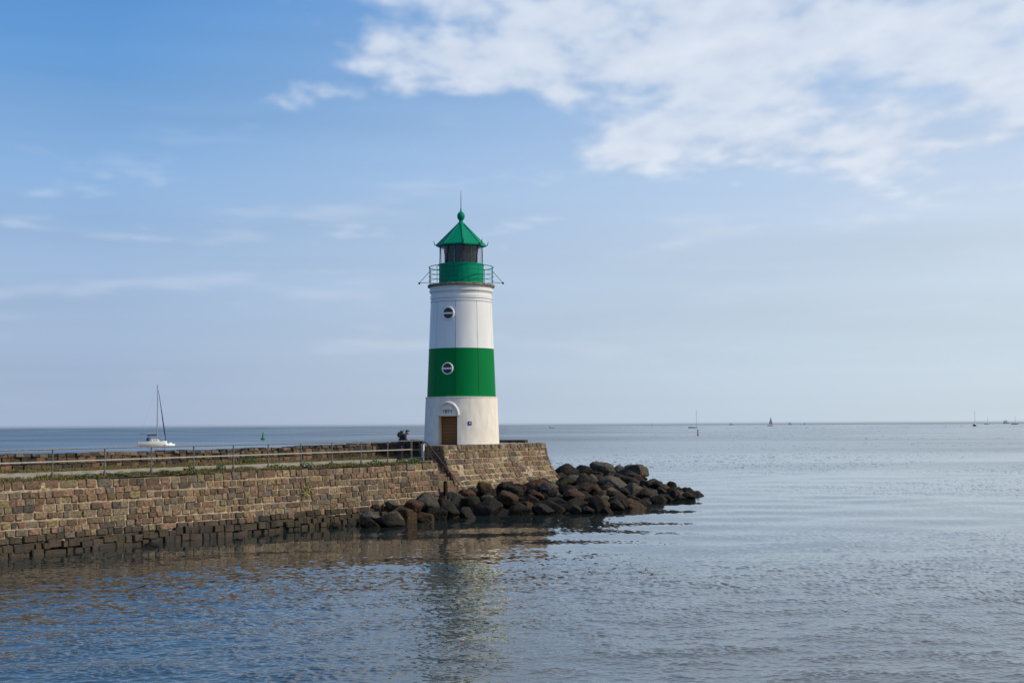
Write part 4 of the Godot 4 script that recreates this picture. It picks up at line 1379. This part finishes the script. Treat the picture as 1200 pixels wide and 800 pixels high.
func person() -> void:
	var turn := Basis(Vector3.UP, PIER_TURN)
	var at := PIER_AT + turn * Vector3(29.75, PATH_Y, -4.0)
	var o := thing("person", at, 0.12, "person in dark jacket bending forward on the path beside the lighthouse", "person")
	# x is forward, y up, z to the person's right
	var hip := Vector3(-0.02, 0.90, 0)
	var belly := Vector3(0.04, 1.08, 0)
	var chest := Vector3(0.17, 1.30, 0)
	var neck := Vector3(0.30, 1.45, 0)
	var head := Vector3(0.40, 1.545, 0)
	var legs := []
	var shoes := []
	var arms := []
	var hands := []
	for s in [-1.0, 1.0]:
		var h := hip + Vector3(0, -0.02, 0.09 * s)
		var knee := Vector3(0.03 + 0.03 * s, 0.48, 0.11 * s)
		var ankle := Vector3(-0.06 + 0.06 * s, 0.09, 0.11 * s)
		legs.append_array([[h, knee, 0.092, 0.064], [knee, ankle, 0.062, 0.046]])
		shoes.append_array([[ankle + Vector3(-0.03, -0.045, 0), ankle + Vector3(0.15, -0.052, 0.015 * s), 0.044, 0.036]])
		var sh := chest + Vector3(0.03, 0.07, 0.19 * s)
		var el := Vector3(0.30, 1.09, 0.24 * s)
		var wr := Vector3(0.50, 1.03, 0.12 * s)
		arms.append_array([[sh, el, 0.062, 0.05], [el, wr, 0.048, 0.034]])
		hands.append([wr, Vector3(0.9, 0.0, -0.42 * s).normalized(), Vector3(0.2, 0.95, 0.1 * s).normalized()])
	var torso := [[hip + Vector3(0, 0, -0.07), hip + Vector3(0, 0, 0.07), 0.125, 0.125], [hip, belly, 0.13, 0.13], [belly, chest, 0.135, 0.15], [chest + Vector3(0.02, 0.04, -0.13), chest + Vector3(0.02, 0.04, 0.13), 0.085, 0.085]]
	var skull := [[head + Vector3(-0.02, 0.03, 0), head + Vector3(0.01, 0.02, 0), 0.098, 0.092], [head + Vector3(0.03, -0.06, 0), head + Vector3(0.045, -0.075, 0), 0.058, 0.048]]
	var face := [[head + Vector3(0.10, -0.005, 0), head + Vector3(0.118, -0.03, 0), 0.012, 0.016], [head + Vector3(0.0, -0.02, 0.095), head + Vector3(0.005, 0.01, 0.10), 0.014, 0.018], [head + Vector3(0.0, -0.02, -0.095), head + Vector3(0.005, 0.01, -0.10), 0.014, 0.018]]
	var st := begin()
	nets(st, torso + legs + arms + skull + [[chest, neck, 0.10, 0.055], [neck, head, 0.055, 0.055]], 0.03, 0.05)
	nets(st, skull + face + [[neck, head, 0.055, 0.055]], 0.016, 0.02)
	for h in hands: nets(st, hand_bones(h[0], h[1], h[2]), 0.006, 0.008)
	put(done(st), "body", M.skin, o)
	var grown := func(b: Array, g: float) -> Array: return b.map(func(q): return [q[0], q[1], q[2] + g, q[3] + g])
	st = begin()
	nets(st, grown.call(torso, 0.028) + grown.call(arms, 0.022) + [[chest, neck, 0.12, 0.075]], 0.03, 0.05)
	put(done(st), "jacket", M.jacket, o)
	st = begin()
	nets(st, grown.call(legs, 0.02) + [[hip + Vector3(0, -0.02, -0.07), hip + Vector3(0, -0.02, 0.07), 0.13, 0.13]], 0.028, 0.04)
	put(done(st), "trousers", M.trousers, o)
	st = begin()
	nets(st, grown.call(shoes, 0.006), 0.02, 0.02)
	put(done(st), "shoes", M.shoe, o)
	st = begin()
	nets(st, [[head + Vector3(-0.025, 0.05, 0), head + Vector3(0.0, 0.05, 0), 0.104, 0.098], [head + Vector3(0.06, 0.055, -0.03), head + Vector3(0.06, 0.055, 0.03), 0.04, 0.04], [head + Vector3(0.12, 0.045, -0.04), head + Vector3(0.12, 0.045, 0.04), 0.012, 0.012]], 0.02, 0.03)
	put(done(st), "cap", M.cap, o)
	# the backpack lies along the bent back
	var back := Vector3(-0.83, 0.56, 0).normalized()
	var up := Vector3(0.56, 0.83, 0)
	var c := chest.lerp(belly, -0.12) + back * 0.235
	var bp := put(box_mesh(Vector3(0.20, 0.46, 0.30), 0.07), "backpack", M.pack, self, o.transform * Transform3D(Basis(-back, up, Vector3.BACK), c))
	tag(bp, "dark backpack on the bent person's back", "backpack")
	var bo := put(box_mesh(Vector3(0.08, 0.22, 0.24), 0.03), "front_pocket", M.pack, bp, Transform3D(Basis(), Vector3(-0.11, -0.06, 0)))
	put(box_mesh(Vector3(0.02, 0.1, 0.03), 0.008), "carry_loop", M.pack, bp, Transform3D(Basis(), Vector3(0.05, 0.27, 0)))

# ---------------------------------------------------------------- boats and sea marks
func drop(x: float, z: float) -> float:
	return -(x * x + z * z) / (2.0 * EARTH_R)

func hull_mesh(length: float, beam: float, free: float) -> ArrayMesh:
	# bow at +x
	var st := begin()
	st.set_smooth_group(1)
	var ns := 16
	var rows := []
	for i in ns + 1:
		var t := float(i) / ns
		var x := (t - 0.5) * length
		var w: float = beam / 2.0 * pow(maxf(0.0, sin(PI * clampf(0.24 + t * 0.76, 0.0, 1.0))), 0.75) if t < 0.999 else 0.02
		var sheer := free * (0.86 + 0.30 * (t - 0.35) * (t - 0.35) * 2.2)
		rows.append([Vector3(x - 0.10 * length * t * 0.5, -0.35, 0.0), Vector3(x - 0.06 * length * t * 0.5, -0.18, w * 0.55), Vector3(x - 0.03 * t * length * 0.5, 0.12, w * 0.92), Vector3(x, sheer, w)])
	for i in ns:
		for j in 3:
			var a: Vector3 = rows[i][j]; var b: Vector3 = rows[i + 1][j]; var c: Vector3 = rows[i + 1][j + 1]; var d: Vector3 = rows[i][j + 1]
			quad(st, a, b, c, d)
			var m := Vector3(1, 1, -1)
			quad(st, b * m, a * m, d * m, c * m)
	st.set_smooth_group(-1)
	for i in ns:
		var a: Vector3 = rows[i][3]; var b: Vector3 = rows[i + 1][3]
		var m := Vector3(1, 1, -1)
		quad(st, a, b, b * m, a * m)
	for j in 3:
		var a: Vector3 = rows[0][j]; var d: Vector3 = rows[0][j + 1]
		quad(st, a * Vector3(1, 1, -1), a, d, d * Vector3(1, 1, -1))
	return done(st)

func sail(a: Vector3, b: Vector3, c: Vector3, belly: float) -> ArrayMesh:
	var st := begin()
	st.set_smooth_group(1)
	var n := 6
	var at := func(i: int, j: int) -> Vector3:
		var u := float(i) / n
		var v := float(j) / n
		var p := a.lerp(b, u).lerp(c, v)
		return p + Vector3(0, 0, belly * sin(PI * u) * (1.0 - v) * 1.2)
	for i in n:
		for j in n:
			quad(st, at.call(i, j), at.call(i + 1, j), at.call(i + 1, j + 1), at.call(i, j + 1))
	return done(st)

func sailboat(x: float, z: float, turn: float, length: float, mast: float, label: String, group: String, look: Dictionary) -> Node3D:
	var o := thing("sailing_boat", Vector3(x, drop(x, z), z), turn, label, "sailboat", group)
	var free: float = look.get("free", length * 0.10)
	var beam := length * 0.31
	put(hull_mesh(length, beam, free), "hull", M[look.get("hull", "gelcoat")], o)
	var st := begin()
	box(st, Vector3(-length * 0.12, free * 0.8, -beam * 0.26), Vector3(length * 0.22, free * 1.45, beam * 0.26), length * 0.02)
	var cab := put(done(st), "cabin", M.gelcoat, o)
	if look.get("fine", false):
		for k in 3:
			for sd in [-1.0, 1.0]:
				put(box_mesh(Vector3(length * 0.055, free * 0.22, 0.03), 0.006), "cabin_window", M.dark_glass, cab, Transform3D(Basis(), Vector3(length * (-0.05 + 0.09 * k), free * 1.2, sd * (beam * 0.26 + 0.005))))
		st = begin()
		lathe(st, [Vector2(beam * 0.30, 0.0), Vector2(beam * 0.28, free * 0.5), Vector2(beam * 0.16, free * 0.72), Vector2(0.0, free * 0.78)], 16, 0.0, TAU, true)
		put(done(st), "spray_hood", M.navy, o, Transform3D(Basis(), Vector3(-length * 0.12, free * 1.15, 0)))
		put(box_mesh(Vector3(length * 0.16, 0.08, beam * 0.7), 0.03), "bimini", M.navy, o, Transform3D(Basis(), Vector3(-length * 0.32, free * 2.75, 0)))
		for sd in [-1.0, 1.0]:
			for q in [-0.26, -0.38]: put(bar(Vector3(length * q, free * 0.9, sd * beam * 0.33), Vector3(length * q, free * 2.72, sd * beam * 0.33), 0.02, 5), "bimini_pole", M.mast_metal, o)
		for sd in [-1.0, 1.0]:
			st = begin()
			tube(st, [Vector3(-length * 0.47, free * 1.6, sd * beam * 0.30), Vector3(-length * 0.2, free * 1.55, sd * beam * 0.47), Vector3(length * 0.15, free * 1.6, sd * beam * 0.46), Vector3(length * 0.47, free * 1.8, sd * beam * 0.06)], [0.015, 0.015, 0.015, 0.015], 5)
			put(done(st), "guard_rail", M.mast_metal, o)
	var mr: float = look.get("mast_r", length * 0.009)
	var mx: float = length * look.get("mast_x", 0.08)
	put(bar(Vector3(mx, free * 0.8, 0), Vector3(mx, mast, 0), mr, 8), "mast", M.mast_metal, o)
	put(bar(Vector3(mx, free * 2.2, 0), Vector3(mx - length * 0.36, free * 2.25, 0), mr * 0.8, 6), "boom", M.mast_metal, o)
	if look.get("fine", false):
		put(bar(Vector3(mx - length * 0.02, free * 2.42, 0), Vector3(mx - length * 0.34, free * 2.42, 0), 0.17, 8), "furled_mainsail", M.navy, o)
		st = begin()
		tube(st, [Vector3(mx, mast * 0.50, -beam * 0.3), Vector3(mx, mast * 0.51, beam * 0.3)], [0.03, 0.03], 5)
		put(done(st), "spreader", M.mast_metal, o)
		for sd in [-1.0, 1.0]:
			st = begin()
			tube(st, [Vector3(mx, free, sd * beam * 0.45), Vector3(mx, mast * 0.505, sd * beam * 0.3), Vector3(mx, mast * 0.98, 0)], [0.012, 0.012, 0.012], 4)
			put(done(st), "shroud", M.mast_metal, o)
		put(bar(Vector3(-length * 0.48, free, 0), Vector3(mx, mast, 0), 0.012, 4), "backstay", M.mast_metal, o)
		st = begin()
		tube(st, [Vector3(length * 0.46, free * 1.1, 0), Vector3(lerpf(length * 0.46, mx, 0.2), lerpf(free * 1.1, mast, 0.2), 0), Vector3(lerpf(length * 0.46, mx, 0.9), lerpf(free * 1.1, mast, 0.9), 0)], [0.10, 0.16, 0.05], 8)
		put(done(st), "furled_jib", M.navy, o)
	if look.has("sails"):
		var sm: Material = M[look["sails"]]
		put(sail(Vector3(mx - 0.1, free * 2.4, 0), Vector3(mx - length * 0.36, free * 2.5, 0), Vector3(mx - 0.1, mast * 0.98, 0), length * 0.05), "mainsail", sm, o)
		put(sail(Vector3(length * 0.46, free * 1.2, 0), Vector3(mx + 0.3, free * 2.0, 0.4), Vector3(mx + 0.2, mast * 0.86, 0), length * 0.05), "jib", sm, o)
	return o

func boats() -> void:
	var far := "sailing boats far out on the sea"
	sailboat(-90.0, -342.0, 0.4, 7.2, 15.2, "white sailing yacht with furled sails passing behind the mole", "", {"fine": true, "free": 1.1, "mast_r": 0.10, "mast_x": 0.16})
	var st := begin()
	st.set_smooth_group(1)
	for q in ico(2):
		var w := []
		for v in q: w.append(Vector3(v.x * 1.6, maxf(v.y, -0.2) * 0.55 * (1.0 + 0.5 * sin(v.x * 7.0 + v.z * 5.0)), v.z * 0.8))
		tri(st, w[0], w[1], w[2])
	var foam := put(done(st), "foam", M.foam, self, Transform3D(Basis(Vector3.UP, 0.9), Vector3(-86.1, 0.05, -343.6)))
	tag(foam, "white bow wave at the yacht's stem", "", "", "stuff")
	sailboat(200.8, -1520.0, 0.15, 10.5, 20.0, "distant bare masted sailing boat just left of the red buoy", far, {"free": 1.5, "mast_r": 0.16, "mast_x": 0.36, "hull": "haze_grey"})
	sailboat(490.6, -2600.0, 0.1, 11.0, 17.5, "distant boat under full sail in the middle of the right half", far, {"free": 1.6, "mast_r": 0.2, "hull": "haze_grey", "sails": "grey_sail"})
	sailboat(574.7, -1700.0, 0.9, 9.0, 18.8, "distant dark hulled sailing boat with tall mast, leftmost of three at the right edge", far, {"free": 2.2, "mast_r": 0.17, "hull": "navy"})
	sailboat(1214.9, -3500.0, 0.1, 15.0, 19.5, "faint pale sailing boat, middle one of three at the right edge", far, {"free": 1.6, "mast_r": 0.25, "hull": "haze_grey"})
	sailboat(1212.5, -3300.0, 0.05, 17.0, 19.5, "distant dark sailing boat, rightmost of three at the right edge", far, {"free": 2.4, "mast_r": 0.24, "hull": "navy"})
	# motor boat
	var m := thing("motor_boat", Vector3(55.2, drop(55, -1900), -1900), 0.1, "small motor boat far out just right of the lighthouse", "boat")
	put(hull_mesh(9.0, 3.0, 1.3), "hull", M.haze_grey, m)
	put(box_mesh(Vector3(3.2, 1.3, 2.0), 0.2, true), "wheelhouse", M.gelcoat, m, Transform3D(Basis(), Vector3(-0.4, 1.1, 0)))
	put(bar(Vector3(-0.6, 2.2, 0), Vector3(-0.6, 4.4, 0), 0.1), "mast", M.mast_metal, m)
	# ships on the horizon
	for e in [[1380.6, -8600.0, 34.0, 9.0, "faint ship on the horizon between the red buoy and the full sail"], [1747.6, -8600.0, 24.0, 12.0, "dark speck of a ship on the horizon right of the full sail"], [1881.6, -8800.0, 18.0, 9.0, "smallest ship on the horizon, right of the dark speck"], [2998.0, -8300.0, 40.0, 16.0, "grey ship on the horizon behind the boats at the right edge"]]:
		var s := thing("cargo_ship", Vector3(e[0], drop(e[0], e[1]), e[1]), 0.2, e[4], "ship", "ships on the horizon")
		put(hull_mesh(e[2], e[2] * 0.2, e[3] * 0.55), "hull", M.haze_grey, s)
		put(box_mesh(Vector3(e[2] * 0.5, e[3] * 0.75, e[2] * 0.14), 0.3, true), "superstructure", M.haze_grey, s, Transform3D(Basis(), Vector3(-e[2] * 0.15, e[3] * 0.5, 0)))
		put(bar(Vector3(e[2] * 0.05, e[3], 0), Vector3(e[2] * 0.05, e[3] * 1.5, 0), 0.5), "mast", M.haze_grey, s)
	# buoys
	var b := thing("green_buoy", Vector3(-86.4, drop(86, 474) - 0.1, -474.0), 0.0, "pointed green buoy on the sea above the railing", "buoy", "sea marks")
	st = begin()
	lathe(st, [Vector2(0.0, -0.3), Vector2(0.75, -0.2), Vector2(0.78, 0.5), Vector2(0.5, 0.75), Vector2(0.26, 1.7), Vector2(0.2, 2.2), Vector2(0.0, 2.22)], 16)
	put(done(st), "body", M.buoy_green, b)
	st = begin()
	lathe(st, [Vector2(0.32, 2.24), Vector2(0.0, 2.9)], 12)
	put(done(st), "cone_top", M.buoy_green, b)
	b = thing("red_buoy", Vector3(75.2, drop(75, 555), -555.0), 0.0, "red spar buoy in front of the distant bare masted boat", "buoy", "sea marks")
	st = begin()
	lathe(st, [Vector2(0.0, -0.3), Vector2(0.34, -0.2), Vector2(0.32, 0.5), Vector2(0.22, 0.6), Vector2(0.20, 1.9), Vector2(0.0, 1.95)], 14)
	put(done(st), "body", M.buoy_red, b)
	st = begin()
	lathe(st, [Vector2(0.26, 1.96), Vector2(0.26, 2.3), Vector2(0.0, 2.32)], 12)
	put(done(st), "can_top", M.buoy_red, b)
	b = thing("pillar_buoy", Vector3(255.5, drop(255, 2500), -2500.0), 0.0, "tiny dark pillar buoy on the horizon between lighthouse and red buoy", "buoy", "sea marks")
	st = begin()
	lathe(st, [Vector2(0.0, -0.4), Vector2(1.3, -0.2), Vector2(1.2, 0.8), Vector2(0.5, 1.2), Vector2(0.4, 5.2), Vector2(0.0, 5.3)], 14)
	put(done(st), "body", M.haze_grey, b)
	put(box_mesh(Vector3(1.0, 0.8, 1.0), 0.1, true), "top_mark", M.haze_grey, b, Transform3D(Basis(), Vector3(0, 5.3, 0)))

# ---------------------------------------------------------------- the scene
func _ready() -> void:
	rng.seed = 20240
	var cam := Camera3D.new()
	cam.name = "camera"
	cam.fov = 28.05
	cam.near = 0.1
	cam.far = 60000.0
	cam.transform = Transform3D(Basis(Vector3.RIGHT, deg_to_rad(3.478)) * Basis(Vector3.BACK, deg_to_rad(-0.3008)), Vector3(0, 4.8, 0))
	cam.current = true
	add_child(cam)
	var sky := Sky.new()
	sky.sky_material = make_sky()
	var env := Environment.new()
	env.background_mode = Environment.BG_SKY
	env.sky = sky
	env.tonemap_mode = Environment.TONE_MAPPER_LINEAR
	env.tonemap_exposure = 1.0
	env.sdfgi_enabled = true
	env.ssao_enabled = true
	env.ssil_enabled = true
	var we := WorldEnvironment.new()
	we.name = "surroundings"
	we.environment = env
	add_child(we)
	var sun := DirectionalLight3D.new()
	sun.name = "sun"
	sun.light_energy = 1.15
	sun.light_color = Color(1.0, 0.94, 0.83)
	sun.light_angular_distance = 0.6
	sun.shadow_enabled = true
	var az := deg_to_rad(SUN_AZ)
	var el := deg_to_rad(SUN_EL)
	var to_sun := Vector3(sin(az) * cos(el), sin(el), -cos(az) * cos(el))
	sun.look_at_from_position(to_sun, Vector3.ZERO, Vector3.UP)
	add_child(sun)
	print("sky done ", Time.get_ticks_msec())
	materials()
	make_sea()
	print("sea done ", Time.get_ticks_msec())
	make_stone_meshes()
	make_rock_meshes()
	quay_wall()
	sea_wall()
	platform()
	path()
	stairs()
	print("walls done ", Time.get_ticks_msec())
	lighthouse()
	boulders()
	railing()
	weeds()
	grass()
	print("rocks done ", Time.get_ticks_msec())
	person()
	boats()
	print("all done ", Time.get_ticks_msec())
